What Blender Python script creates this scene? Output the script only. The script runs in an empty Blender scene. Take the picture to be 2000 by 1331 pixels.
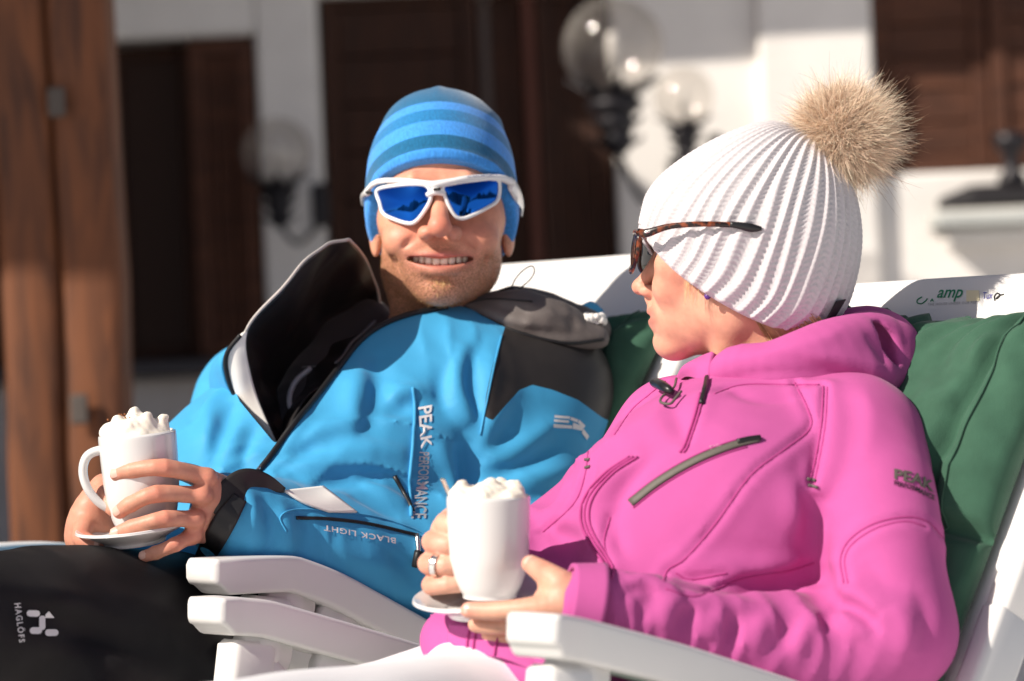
import bpy, math, random
import numpy as np
from mathutils import Vector, Matrix
from mathutils.bvhtree import BVHTree
SC = bpy.context.scene
COL = SC.collection
rnd = random.Random(7)
# ------------------------------------------------------------------ camera, sky, sun, exposure
FPX = 5800.0                      # focal length in photo pixels (photo is 2000 px wide)
CAMZ = 0.90
cam_d = bpy.data.cameras.new('camera'); cam = bpy.data.objects.new('camera', cam_d); COL.objects.link(cam)
ROLL = math.radians(2.5); CR, SR = math.cos(ROLL), math.sin(ROLL)      # the photographer held the camera a little askew
cam.matrix_world = Matrix(((CR, SR, 0, 0), (0, 0, -1, 0), (-SR, CR, 0, CAMZ), (0, 0, 0, 1)))
cam_d.sensor_width = 36.0; cam_d.lens = 36.0 * FPX / 2000.0
cam_d.clip_start = 0.05; cam_d.clip_end = 6000
cam_d.dof.use_dof = True; cam_d.dof.focus_distance = 3.17; cam_d.dof.aperture_fstop = 4.2
SC.camera = cam
SUN = Vector((-0.674, -0.421, 0.607)).normalized()     # towards the sun
wd = bpy.data.worlds.new('World'); SC.world = wd; wd.use_nodes = True
nt = wd.node_tree; bgn = nt.nodes['Background']
sky = nt.nodes.new('ShaderNodeTexSky'); sky.sky_type = 'NISHITA'; sky.sun_disc = False
sky.sun_elevation = math.asin(SUN.z); sky.sun_rotation = math.atan2(SUN.x, SUN.y)
sky.altitude = 1800; sky.air_density = 0.7; sky.dust_density = 2.5; sky.ozone_density = 0.6
wbm = nt.nodes.new('ShaderNodeMix'); wbm.data_type = 'RGBA'; wbm.blend_type = 'MULTIPLY'; wbm.inputs[0].default_value = 1.0; wbm.inputs[7].default_value = (1.0, 0.81, 0.67, 1)   # warm white balance of the photograph
nt.links.new(sky.outputs[0], wbm.inputs[6]); nt.links.new(wbm.outputs[2], bgn.inputs[0]); bgn.inputs[1].default_value = 0.125
sl = bpy.data.lights.new('sun', 'SUN'); sl.energy = 4.9; sl.angle = math.radians(0.53); sl.color = (1.0, 0.91, 0.80)
so = bpy.data.objects.new('sun', sl); COL.objects.link(so); so.location = (-8, -5, 9)
so.rotation_euler = SUN.to_track_quat('Z', 'Y').to_euler()
SC.view_settings.view_transform = 'Standard'; SC.view_settings.look = 'None'
SC.view_settings.exposure = 0.38; SC.view_settings.gamma = 1.0
SC.view_settings.use_curve_mapping = False
SC.cycles.max_bounces = 8
SC.cycles.use_denoising = True
# ------------------------------------------------------------------ tools
f32 = np.float32
def P(px, py, Y):
    u, v = (px - 1000) / FPX, (665.5 - py) / FPX
    return np.array(((u * CR + v * SR) * Y, Y, CAMZ + (v * CR - u * SR) * Y))
def frame(px, py, Y):
    """local photo-pixel frame (x right, y away, z up) -> world, same scale all round"""
    o = P(px, py, Y); s = Y / FPX; R = np.array(((CR, 0, SR), (0, 1, 0), (-SR, 0, CR)))
    return lambda v: o + s * (np.asarray(v, float) @ R.T)
def V3(a): return np.array(a, float)
def nrm(v):
    v = np.asarray(v, float); return v / (np.linalg.norm(v) + 1e-12)
def crom(pts, n):
    """Catmull-Rom through pts (m,k) -> n samples"""
    p = np.asarray(pts, float); m = len(p)
    if m == 2:
        t = np.linspace(0, 1, n)[:, None]; return p[0] * (1 - t) + p[1] * t
    t = np.linspace(0, m - 1, n); i = np.clip(t.astype(int), 0, m - 2); u = (t - i)[:, None]
    q = np.vstack([2 * p[0] - p[1], p, 2 * p[-1] - p[-2]])
    a, b, c, d = q[i], q[i + 1], q[i + 2], q[i + 3]
    return 0.5 * (2 * b + (c - a) * u + (2 * a - 5 * b + 4 * c - d) * u ** 2 + (3 * b - a - 3 * c + d) * u ** 3)
def croc(pts, n):
    """closed Catmull-Rom"""
    p = np.asarray(pts, float); m = len(p)
    t = np.arange(n) * m / n; i = t.astype(int); u = (t - i)[:, None]
    a, b, c, d = p[(i - 1) % m], p[i % m], p[(i + 1) % m], p[(i + 2) % m]
    return 0.5 * (2 * b + (c - a) * u + (2 * a - 5 * b + 4 * c - d) * u ** 2 + (3 * b - a - 3 * c + d) * u ** 3)
def smin(a, b, k):
    h = np.clip(0.5 + 0.5 * (b - a) / k, 0, 1)
    return b * (1 - h) + a * h - k * h * (1 - h)
def sstep(a, b, x):
    t = np.clip((x - a) / (b - a), 0, 1); return t * t * (3 - 2 * t)
def rotm(rx=0, ry=0, rz=0):
    return np.array(Matrix.Rotation(math.radians(rz), 3, 'Z') @ Matrix.Rotation(math.radians(ry), 3, 'Y') @ Matrix.Rotation(math.radians(rx), 3, 'X'))
def wob(p, f, seed=0, oct=3):
    """cheap smooth vector-free noise from rotated sines"""
    r = np.random.RandomState(seed); o = 0; a = 1.0; tot = 0
    for k in range(oct):
        for j in range(3):
            w = r.normal(size=3); w = w / np.linalg.norm(w) * f * (0.7 + 0.6 * r.rand())
            o = o + a * np.sin(p[..., 0] * w[0] + p[..., 1] * w[1] + p[..., 2] * w[2] + r.rand() * 6.28)
        tot += 3 * a; f *= 1.9; a *= 0.55
    return o / tot * 2
class Field:
    """distance grid; shapes are blended into it and the zero surface is meshed"""
    def __init__(s, lo, hi, h):
        s.lo = np.array(lo, float); s.h = h
        s.n = np.ceil((np.array(hi, float) - s.lo) / h).astype(int) + 1
        s.d = np.full(s.n, 1e3 * h, f32)
        s.ax = [(s.lo[i] + h * np.arange(s.n[i])).astype(f32) for i in range(3)]
    def blk(s, lo, hi):
        a = np.clip(np.floor((np.asarray(lo) - s.lo) / s.h).astype(int), 0, s.n - 1)
        b = np.clip(np.ceil((np.asarray(hi) - s.lo) / s.h).astype(int) + 1, 1, s.n)
        sl_ = tuple(slice(a[i], max(b[i], a[i] + 1)) for i in range(3))
        return sl_, s.ax[0][sl_[0]][:, None, None], s.ax[1][sl_[1]][None, :, None], s.ax[2][sl_[2]][None, None, :]
    def put(s, sl_, new, k, mode):
        a = s.d[sl_]
        if mode == 'add': s.d[sl_] = smin(a, new, k)
        elif mode == 'sub': s.d[sl_] = -smin(-a, new, k)
        else: s.d[sl_] = -smin(-a, -new, k)
    def ell(s, c, r, R=None, k=0.01, mode='add'):
        c = V3(c); r = V3(r) if np.ndim(r) else np.full(3, float(r)); m = k + 3 * s.h
        e = r + m if R is None else np.full(3, r.max() + m)
        sl_, X, Y, Z = s.blk(c - e, c + e); X = X - c[0]; Y = Y - c[1]; Z = Z - c[2]
        if R is not None:
            R = np.asarray(R, float)
            X, Y, Z = X * R[0, 0] + Y * R[1, 0] + Z * R[2, 0], X * R[0, 1] + Y * R[1, 1] + Z * R[2, 1], X * R[0, 2] + Y * R[1, 2] + Z * R[2, 2]
        k0 = np.sqrt((X / r[0]) ** 2 + (Y / r[1]) ** 2 + (Z / r[2]) ** 2)
        k1 = np.sqrt((X / r[0] ** 2) ** 2 + (Y / r[1] ** 2) ** 2 + (Z / r[2] ** 2) ** 2) + 1e-9
        s.put(sl_, k0 * (k0 - 1) / k1, k, mode)
    def chain(s, pts, rs, k=0.01, mode='add', n=0, flat=None):
        pts = np.asarray(pts, float); rs = np.full(len(pts), float(rs)) if np.ndim(rs) == 0 else np.asarray(rs, float)
        if n:
            q = crom(np.column_stack([pts, rs]), n); pts, rs = q[:, :3], q[:, 3]
        m = rs.max() + k + 3 * s.h
        sl_, X, Y, Z = s.blk(pts.min(0) - m, pts.max(0) + m); best = None
        for i in range(len(pts) - 1):
            a, b = pts[i], pts[i + 1]; ab = b - a; L = (ab * ab).sum() + 1e-12
            t = np.clip(((X - a[0]) * ab[0] + (Y - a[1]) * ab[1] + (Z - a[2]) * ab[2]) / L, 0, 1)
            d = np.sqrt((X - a[0] - t * ab[0]) ** 2 + (Y - a[1] - t * ab[1]) ** 2 + (Z - a[2] - t * ab[2]) ** 2) - (rs[i] + t * (rs[i + 1] - rs[i]))
            best = d if best is None else np.minimum(best, d)
        s.put(sl_, best, k, mode)
    def ridge(s, pts, h, w, n=0, taper=True, pinch=0.0):
        """raise (h>0) or crease (h<0) the surface along a polyline; w = half width"""
        pts = np.asarray(pts, float)
        if n: pts = crom(pts, n)
        N = len(pts); tt = np.linspace(0, 1, N); A = np.sin(np.pi * np.clip(tt, 0.03, 0.97)) ** 0.6 if taper else np.ones(N)
        m = 2.4 * w
        sl_, X, Y, Z = s.blk(pts.min(0) - m, pts.max(0) + m); best = None; amp = None
        for i in range(N - 1):
            a, b = pts[i], pts[i + 1]; ab = b - a; L = (ab * ab).sum() + 1e-12
            t = np.clip(((X - a[0]) * ab[0] + (Y - a[1]) * ab[1] + (Z - a[2]) * ab[2]) / L, 0, 1)
            d = (X - a[0] - t * ab[0]) ** 2 + (Y - a[1] - t * ab[1]) ** 2 + (Z - a[2] - t * ab[2]) ** 2
            am = A[i] + t * (A[i + 1] - A[i])
            if best is None: best, amp = d, am
            else:
                c = d < best; best = np.where(c, d, best); amp = np.where(c, am, amp)
        pr = np.exp(-best / w ** 2)
        if pinch: pr = (1 - pinch) * pr + pinch * np.exp(-1.9 * np.sqrt(best) / w)
        s.d[sl_] -= (h * amp * pr).astype(f32)
    def wrinkle(s, c, rad, dirn, lam, amp, seed=0, warp=0.35):
        """patch of cloth wrinkles: crests across dirn, wavelength lam, fading out at radius rad"""
        c = V3(c); rad = V3(rad) if np.ndim(rad) else np.full(3, float(rad)); dirn = nrm(dirn)
        sl_, X, Y, Z = s.blk(c - 1.6 * rad, c + 1.6 * rad); p = np.stack(np.broadcast_arrays(X, Y, Z), -1)
        g = np.exp(-(((p - c) / rad) ** 2).sum(-1) * 1.2)
        ph = (p @ dirn) / lam * 6.283 + warp * 6.283 * wob(p, 1.1 / lam, seed, 2)
        w = 1 - np.abs(np.sin(ph / 2)) ** 0.55 * 1.3
        am = 0.5 + 0.5 * wob(p, 0.8 / lam, seed + 9, 1)
        s.d[sl_] -= (amp * g * w * np.clip(am, 0, 1.2)).astype(f32)
    def apply(s, fn):
        s.d += fn(s.ax[0][:, None, None], s.ax[1][None, :, None], s.ax[2][None, None, :]).astype(f32)
    def sample(s, p):
        q = (np.asarray(p) - s.lo) / s.h; i = np.floor(q).astype(int)
        ok = ((i >= 0) & (i < s.n - 1)).all(-1); i = np.clip(i, 0, s.n - 2); u = q - i; o = 0
        for dx in (0, 1):
            for dy in (0, 1):
                for dz in (0, 1):
                    w = (u[..., 0] if dx else 1 - u[..., 0]) * (u[..., 1] if dy else 1 - u[..., 1]) * (u[..., 2] if dz else 1 - u[..., 2])
                    o = o + w * s.d[i[..., 0] + dx, i[..., 1] + dy, i[..., 2] + dz]
        return np.where(ok, o, 1.0)
    def hit(s, px, py, Y0=None, off=0.0):
        """first surface point seen through photo pixel (world fields only)"""
        y0 = s.lo[1] if Y0 is None else Y0
        Ys = np.arange(y0, s.lo[1] + s.n[1] * s.h, s.h * 0.6)
        cm = V3((0, 0, CAMZ)); p = cm + Ys[:, None] * (P(px, py, 1.0) - cm)
        v = s.sample(p); c = np.where((v[:-1] > 0) & (v[1:] <= 0))[0]
        if len(c) == 0: j = int(np.argmin(v)); return p[j]
        j = c[0]; t = v[j] / (v[j] - v[j + 1]); q = p[j] * (1 - t) + p[j + 1] * t
        return q + np.array((0, -off, 0))
    def on(s, pxs, n=0, Y0=None):
        pts = np.array(pxs, float)
        if n: pts = crom(pts, n)
        return np.array([s.hit(a[0], a[1], Y0) for a in pts])
    def fold(s, pxs, h, w, n=30, Y0=None):
        q = s.on(pxs, n, Y0)
        for _ in range(8): q[1:-1] = 0.25 * q[:-2] + 0.5 * q[1:-1] + 0.25 * q[2:]
        s.ridge(q, h * 1.15, w * 1.1, pinch=0.7)
    def mesh(s):
        d = s.d; nx, ny, nz = d.shape; neg = d < 0
        c = np.zeros((nx - 1, ny - 1, nz - 1), np.uint8)
        for a in (0, 1):
            for b in (0, 1):
                for e in (0, 1): c += neg[a:nx - 1 + a, b:ny - 1 + b, e:nz - 1 + e]
        act = np.argwhere((c > 0) & (c < 8)); N = len(act)
        idx = np.full(c.shape, -1, np.int32); idx[act[:, 0], act[:, 1], act[:, 2]] = np.arange(N)
        co = [(a, b, e) for a in (0, 1) for b in (0, 1) for e in (0, 1)]
        val = [d[act[:, 0] + a, act[:, 1] + b, act[:, 2] + e] for a, b, e in co]
        acc = np.zeros((N, 3)); cnt = np.zeros(N)
        for i in range(8):
            for j in range(i + 1, 8):
                df = [abs(co[i][q] - co[j][q]) for q in range(3)]
                if sum(df) != 1: continue
                A, B = val[i], val[j]; cr = (A < 0) != (B < 0)
                t = np.where(cr, A / np.where(cr, A - B, 1), 0)
                for q in range(3): acc[:, q] += np.where(cr, co[i][q] + t * (co[j][q] - co[i][q]), 0)
                cnt += cr
        V = (act + acc / cnt[:, None]) * s.h + s.lo; Fs = []
        for axn in range(3):
            o = [0, 0, 0]; o[axn] = 1
            A = neg[:nx - o[0], :ny - o[1], :nz - o[2]]; B = neg[o[0]:, o[1]:, o[2]:]
            u, v = [(1, 2), (2, 0), (0, 1)][axn]
            e = np.argwhere(A != B)
            ok = (e[:, u] > 0) & (e[:, v] > 0) & (e[:, u] < d.shape[u] - 1) & (e[:, v] < d.shape[v] - 1); e = e[ok]
            fl = A[e[:, 0], e[:, 1], e[:, 2]]
            def cell(du, dv):
                q = e.copy(); q[:, u] -= du; q[:, v] -= dv; return idx[q[:, 0], q[:, 1], q[:, 2]]
            q = np.stack([cell(1, 1), cell(0, 1), cell(0, 0), cell(1, 0)], 1)
            q = np.where(fl[:, None], q, q[:, ::-1]); Fs.append(q)
        return V, np.concatenate(Fs)
def raw_obj(name, V, F, mat=None, parent=None, smooth=True, attrs=None):
    """mesh object from vertex array and face array/list"""
    me = bpy.data.meshes.new(name); V = np.asarray(V, float)
    if isinstance(F, np.ndarray) and F.ndim == 2:
        nf, k = F.shape
        me.vertices.add(len(V)); me.vertices.foreach_set('co', V.astype(f32).ravel())
        me.loops.add(nf * k); me.loops.foreach_set('vertex_index', F.astype(np.int32).ravel())
        me.polygons.add(nf); me.polygons.foreach_set('loop_start', np.arange(0, nf * k, k, dtype=np.int32))
        me.update(calc_edges=True); me.validate()
    else:
        me.from_pydata([tuple(v) for v in V], [], [tuple(int(i) for i in f) for f in F]); me.update()
    if smooth: me.polygons.foreach_set('use_smooth', np.ones(len(me.polygons), bool))
    if attrs:
        for k_, a in attrs.items():
            a = np.asarray(a)
            if a.ndim == 2:
                at = me.attributes.new(k_, 'FLOAT_COLOR', 'POINT'); at.data.foreach_set('color', np.column_stack([a, np.ones(len(a))]).astype(f32).ravel() if a.shape[1] == 3 else a.astype(f32).ravel())
            else:
                at = me.attributes.new(k_, 'FLOAT', 'POINT'); at.data.foreach_set('value', a.astype(f32))
    o = bpy.data.objects.new(name, me); COL.objects.link(o)
    if mat is not None: me.materials.append(mat)
    if parent is not None: o.parent = parent
    return o
def empty(name, loc, label, cat, group=None):
    o = bpy.data.objects.new(name, None); COL.objects.link(o); o.location = tuple(loc); o.empty_display_size = 0.05
    tag(o, label, cat, group); bpy.context.view_layer.update(); return o
def tag(o, label=None, cat=None, group=None, kind=None):
    if label: o['label'] = label
    if cat: o['category'] = cat
    if group: o['group'] = group
    if kind: o['kind'] = kind
    return o
def fin(o, parent):
    """parent while keeping world-space vertices"""
    o.parent = parent; o.matrix_parent_inverse = parent.matrix_world.inverted(); return o
class MB:
    """collects shapes into one mesh"""
    def __init__(s): s.V = []; s.F = []; s.n = 0
    def add(s, V, F):
        V = np.asarray(V, float); s.V.append(V); s.F += [tuple(int(i) + s.n for i in f) for f in F]; s.n += len(V); return s
    def tube(s, pts, r, seg=8, cap=True, closed=False, ell=None):
        pts = np.asarray(pts, float); N = len(pts); rs = np.full(N, float(r)) if np.ndim(r) == 0 else np.asarray(r, float)
        T = np.gradient(pts, axis=0) if not closed else np.roll(pts, -1, 0) - np.roll(pts, 1, 0)
        T /= np.linalg.norm(T, axis=1)[:, None] + 1e-12
        up = V3((0, 0, 1)) if abs(T[0][2]) < 0.9 else V3((1, 0, 0)); nn = nrm(np.cross(T[0], up)); V = []
        th = np.arange(seg) * 2 * np.pi / seg
        for i in range(N):
            nn = nrm(nn - T[i] * nn.dot(T[i])); b = np.cross(T[i], nn)
            e = (1, 1) if ell is None else ell
            V.append(pts[i] + rs[i] * (e[0] * np.cos(th)[:, None] * nn + e[1] * np.sin(th)[:, None] * b))
        F = []
        for i in range(N if closed else N - 1):
            a, b_ = i * seg, ((i + 1) % N) * seg
            for j in range(seg): F.append((a + j, a + (j + 1) % seg, b_ + (j + 1) % seg, b_ + j))
        if cap and not closed: F += [tuple(range(seg))[::-1], tuple(range((N - 1) * seg, N * seg))]
        return s.add(np.concatenate(V), F)
    def box(s, c, size, R=None, bev=0.0):
        c = V3(c); h = V3(size) / 2; R = np.eye(3) if R is None else np.asarray(R, float)
        b = min(bev, h.min() * 0.9)
        if b <= 0:
            q = np.array([(x, y, z) for x in (-1, 1) for y in (-1, 1) for z in (-1, 1)]) * h
            F = [(0, 1, 3, 2), (4, 6, 7, 5), (0, 4, 5, 1), (2, 3, 7, 6), (0, 2, 6, 4), (1, 5, 7, 3)]
            return s.add(q @ R.T + c, F)
        V = []; ix = {}
        for sx in (-1, 1):
            for sy in (-1, 1):
                for sz in (-1, 1):
                    for a in range(3):
                        p = h - b; p = p.copy(); p[a] = h[a]; ix[(sx, sy, sz, a)] = len(V); V.append(p * (sx, sy, sz))
        F = []
        for a in range(3):
            u, v = [(1, 2), (2, 0), (0, 1)][a]
            for sg in (-1, 1):
                q = []
                for su, sv in ((-1, -1), (1, -1), (1, 1), (-1, 1)):
                    k = [0, 0, 0]; k[a] = sg; k[u] = su; k[v] = sv; q.append(ix[(k[0], k[1], k[2], a)])
                F.append(q if sg > 0 else q[::-1])
        for a in range(3):
            u, v = [(1, 2), (2, 0), (0, 1)][a]
            for su in (-1, 1):
                for sv in (-1, 1):
                    k0 = [0, 0, 0]; k0[a] = -1; k0[u] = su; k0[v] = sv; k1 = list(k0); k1[a] = 1
                    q = [ix[(*k0, u)], ix[(*k1, u)], ix[(*k1, v)], ix[(*k0, v)]]
                    F.append(q if su * sv < 0 else q[::-1])
        for sx in (-1, 1):
            for sy in (-1, 1):
                for sz in (-1, 1):
                    q = [ix[(sx, sy, sz, a)] for a in range(3)]; F.append(q if sx * sy * sz > 0 else q[::-1])
        return s.add(np.array(V) @ R.T + c, F)
    def lathe(s, prof, c=(0, 0, 0), R=None, seg=48):
        prof = np.asarray(prof, float); R = np.eye(3) if R is None else np.asarray(R, float)
        th = np.arange(seg) * 2 * np.pi / seg; V = []; F = []
        for r, z in prof: V.append(np.column_stack([r * np.cos(th), r * np.sin(th), np.full(seg, z)]))
        for i in range(len(prof) - 1):
            for j in range(seg):
                j2 = (j + 1) % seg; F.append((i * seg + j, i * seg + j2, (i + 1) * seg + j2, (i + 1) * seg + j))
        return s.add(np.concatenate(V) @ R.T + V3(c), F)
    def ellipsoid(s, c, r, R=None, seg=24, rings=14):
        ph = np.linspace(0.001, np.pi - 0.001, rings); s0 = s.n
        prof = [(math.sin(p), -math.cos(p)) for p in ph]; th = np.arange(seg) * 2 * np.pi / seg
        V = np.concatenate([np.column_stack([a * np.cos(th), a * np.sin(th), np.full(seg, z)]) for a, z in prof]) * V3(r if np.ndim(r) else (r, r, r))
        if R is not None: V = V @ np.asarray(R).T
        F = [(i * seg + j, i * seg + (j + 1) % seg, (i + 1) * seg + (j + 1) % seg, (i + 1) * seg + j) for i in range(rings - 1) for j in range(seg)]
        return s.add(V + V3(c), F)
    def grid(s, G, thick=0.0, closed_u=False):
        """sheet from (m,n,3) points, optionally thickened along its normal"""
        G = np.asarray(G, float); m, n = G.shape[:2]
        def faces(o, flip):
            F = []
            for i in range(m - 1):
                for j in range(n if closed_u else n - 1):
                    j2 = (j + 1) % n
                    q = (o + i * n + j, o + i * n + j2, o + (i + 1) * n + j2, o + (i + 1) * n + j); F.append(q[::-1] if flip else q)
            return F
        if not thick: return s.add(G.reshape(-1, 3), faces(0, False))
        du = np.gradient(G, axis=1); dv = np.gradient(G, axis=0); N = np.cross(du, dv); N /= np.linalg.norm(N, axis=2)[..., None] + 1e-12
        A = (G + N * thick / 2).reshape(-1, 3); B = (G - N * thick / 2).reshape(-1, 3); o = m * n
        F = faces(0, False) + faces(o, True)
        if not closed_u:
            for i in range(m - 1):
                F.append((i * n, (i + 1) * n, o + (i + 1) * n, o + i * n)); F.append((i * n + n - 1, o + i * n + n - 1, o + (i + 1) * n + n - 1, (i + 1) * n + n - 1))
        for j in range(n if closed_u else n - 1):
            j2 = (j + 1) % n
            F.append((j, o + j, o + j2, j2)); a = (m - 1) * n; F.append((a + j, a + j2, o + a + j2, o + a + j))
        return s.add(np.vstack([A, B]), F)
    def build(s, name, mat, parent=None, smooth=True, attrs=None):
        o = raw_obj(name, np.concatenate(s.V), s.F, mat, None, smooth, attrs)
        if parent is not None: fin(o, parent)
        return o
def surf(ctrl, m, n):
    """bicubic-ish resample of a control grid (a,b,3) to (m,n,3)"""
    C = np.asarray(ctrl, float); a, b = C.shape[:2]
    R = np.stack([crom(C[i], n) for i in range(a)]); return np.stack([crom(R[:, j], m) for j in range(n)], 1)
def to_tris(F):
    F = np.asarray(F); return F if F.shape[1] == 3 else np.vstack([F[:, [0, 1, 2]], F[:, [0, 2, 3]]])
def cut(V, T, s, attrs=None):
    """split a triangle mesh along s=0 -> ((V,T,idxattrs) for s<0, same for s>=0), clean edge"""
    s = np.where(np.abs(s) < 1e-7, 1e-7, s); T = to_tris(T); neg = s < 0
    E = np.sort(np.vstack([T[:, [0, 1]], T[:, [1, 2]], T[:, [2, 0]]]), 1)
    cr = neg[E[:, 0]] != neg[E[:, 1]]; U = np.unique(E[cr], axis=0)
    if len(U) == 0: return (V, T[neg[T].all(1)]), (V, T[~neg[T].all(1)])
    t = (s[U[:, 0]] / (s[U[:, 0]] - s[U[:, 1]]))[:, None]; NV = V[U[:, 0]] * (1 - t) + V[U[:, 1]] * t
    key = U[:, 0].astype(np.int64) * len(V) + U[:, 1]; base = len(V)
    def mid(a, b):
        lo, hi = np.minimum(a, b), np.maximum(a, b); return base + np.searchsorted(key, lo.astype(np.int64) * len(V) + hi)
    cn = neg[T].sum(1); A = [T[cn == 3]]; B = [T[cn == 0]]
    for c, one, two in ((1, A, B), (2, B, A)):
        q = T[cn == c]
        if len(q) == 0: continue
        odd = neg[q] if c == 1 else ~neg[q]; k = odd.argmax(1); r = np.arange(len(q))
        a, b, d = q[r, k], q[r, (k + 1) % 3], q[r, (k + 2) % 3]; ab, ad = mid(a, b), mid(a, d)
        one.append(np.stack([a, ab, ad], 1)); two.append(np.stack([ab, b, d], 1)); two.append(np.stack([ab, d, ad], 1))
    W = np.vstack([V, NV]); out = []
    for L in (A, B):
        q = np.concatenate(L); u, inv = np.unique(q, return_inverse=True); out.append((W[u], inv.reshape(-1, 3)))
    return out
def px_of(V):
    V = np.asarray(V); a = V[:, 0] / V[:, 1]; b = (V[:, 2] - CAMZ) / V[:, 1]
    return 1000 + FPX * (a * CR - b * SR), 665.5 - FPX * (a * SR + b * CR)
def poly_sd(px, py, poly):
    """signed distance in photo pixels to a polygon (negative inside)"""
    poly = np.asarray(poly, float); p = np.stack([px, py], -1); best = np.full(len(px), 1e18); ins = np.zeros(len(px), bool); n = len(poly)
    for i in range(n):
        a, b = poly[i], poly[(i + 1) % n]; ab = b - a
        t = np.clip(((p - a) @ ab) / (ab @ ab + 1e-9), 0, 1); best = np.minimum(best, ((p - a - t[:, None] * ab) ** 2).sum(1))
        c = (a[1] > py) != (b[1] > py)
        ins ^= c & (px < (b[0] - a[0]) * (py - a[1]) / (b[1] - a[1] + 1e-12) + a[0])
    return np.where(ins, -1, 1) * np.sqrt(best)
class Skin:
    """ray casts from photo pixels on a finished mesh"""
    def __init__(s, V, F): s.t = BVHTree.FromPolygons([Vector(v) for v in V], [tuple(int(i) for i in f) for f in F])
    def at(s, px, py, off=0.0, fb=None):
        d = Vector(P(px, py, 1.0)) - Vector((0, 0, CAMZ)); h = s.t.ray_cast(Vector((0, 0, CAMZ)), d.normalized())
        if h[0] is None: return fb
        n = h[1]
        if n.dot(d) > 0: n = -n
        return np.array(h[0] + n * off)
    def line(s, pts, n, off=0.0):
        q = crom(np.array(pts, float), n); o = [s.at(a[0], a[1], off) for a in q]; return np.array([a for a in o if a is not None])
def glyphs(text, size=1.0, font_shear=0.0, bold=0.0, spacing=1.0):
    cu = bpy.data.curves.new('lettering', 'FONT'); cu.body = text; cu.size = size; cu.shear = font_shear; cu.offset = bold; cu.resolution_u = 3; cu.space_character = spacing
    o = bpy.data.objects.new('lettering', cu); COL.objects.link(o)
    dg = bpy.context.evaluated_depsgraph_get(); me = bpy.data.meshes.new_from_object(o.evaluated_get(dg))
    V = np.array([v.co[:] for v in me.vertices]); F = [tuple(p.vertices) for p in me.polygons]
    bpy.data.objects.remove(o); bpy.data.curves.remove(cu); bpy.data.meshes.remove(me); return V, F
def decal(name, text, quad, skin, mat, parent, off=0.0008, label=None, **kw):
    """text laid on a surface inside a photo-pixel quad (tl, tr, br, bl)"""
    V, F = glyphs(text, 1.0, **kw); u = (V[:, 0] - V[:, 0].min()) / np.ptp(V[:, 0]); v = 1 - (V[:, 1] - V[:, 1].min()) / np.ptp(V[:, 1])
    q = np.array(quad, float)
    if len(q) == 4:
        p = (q[0] * (1 - u)[:, None] + q[1] * u[:, None]) * (1 - v)[:, None] + (q[3] * (1 - u)[:, None] + q[2] * u[:, None]) * v[:, None]
    else:
        h = len(q) // 2; tp = q[:h]; bt = q[h:][::-1]; i = np.clip((u * (h - 1)).astype(int), 0, h - 2); w = (u * (h - 1) - i)[:, None]
        p = (tp[i] * (1 - w) + tp[i + 1] * w) * (1 - v)[:, None] + (bt[i] * (1 - w) + bt[i + 1] * w) * v[:, None]
    W = []; last = None
    for a in p:
        h = skin.at(a[0], a[1], off, last); last = h if h is not None else last; W.append(h)
    W = np.array([w if w is not None else last for w in W]); o = raw_obj(name, W, F, mat, None, False); fin(o, parent)
    if label: o['label'] = label
    return o
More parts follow.
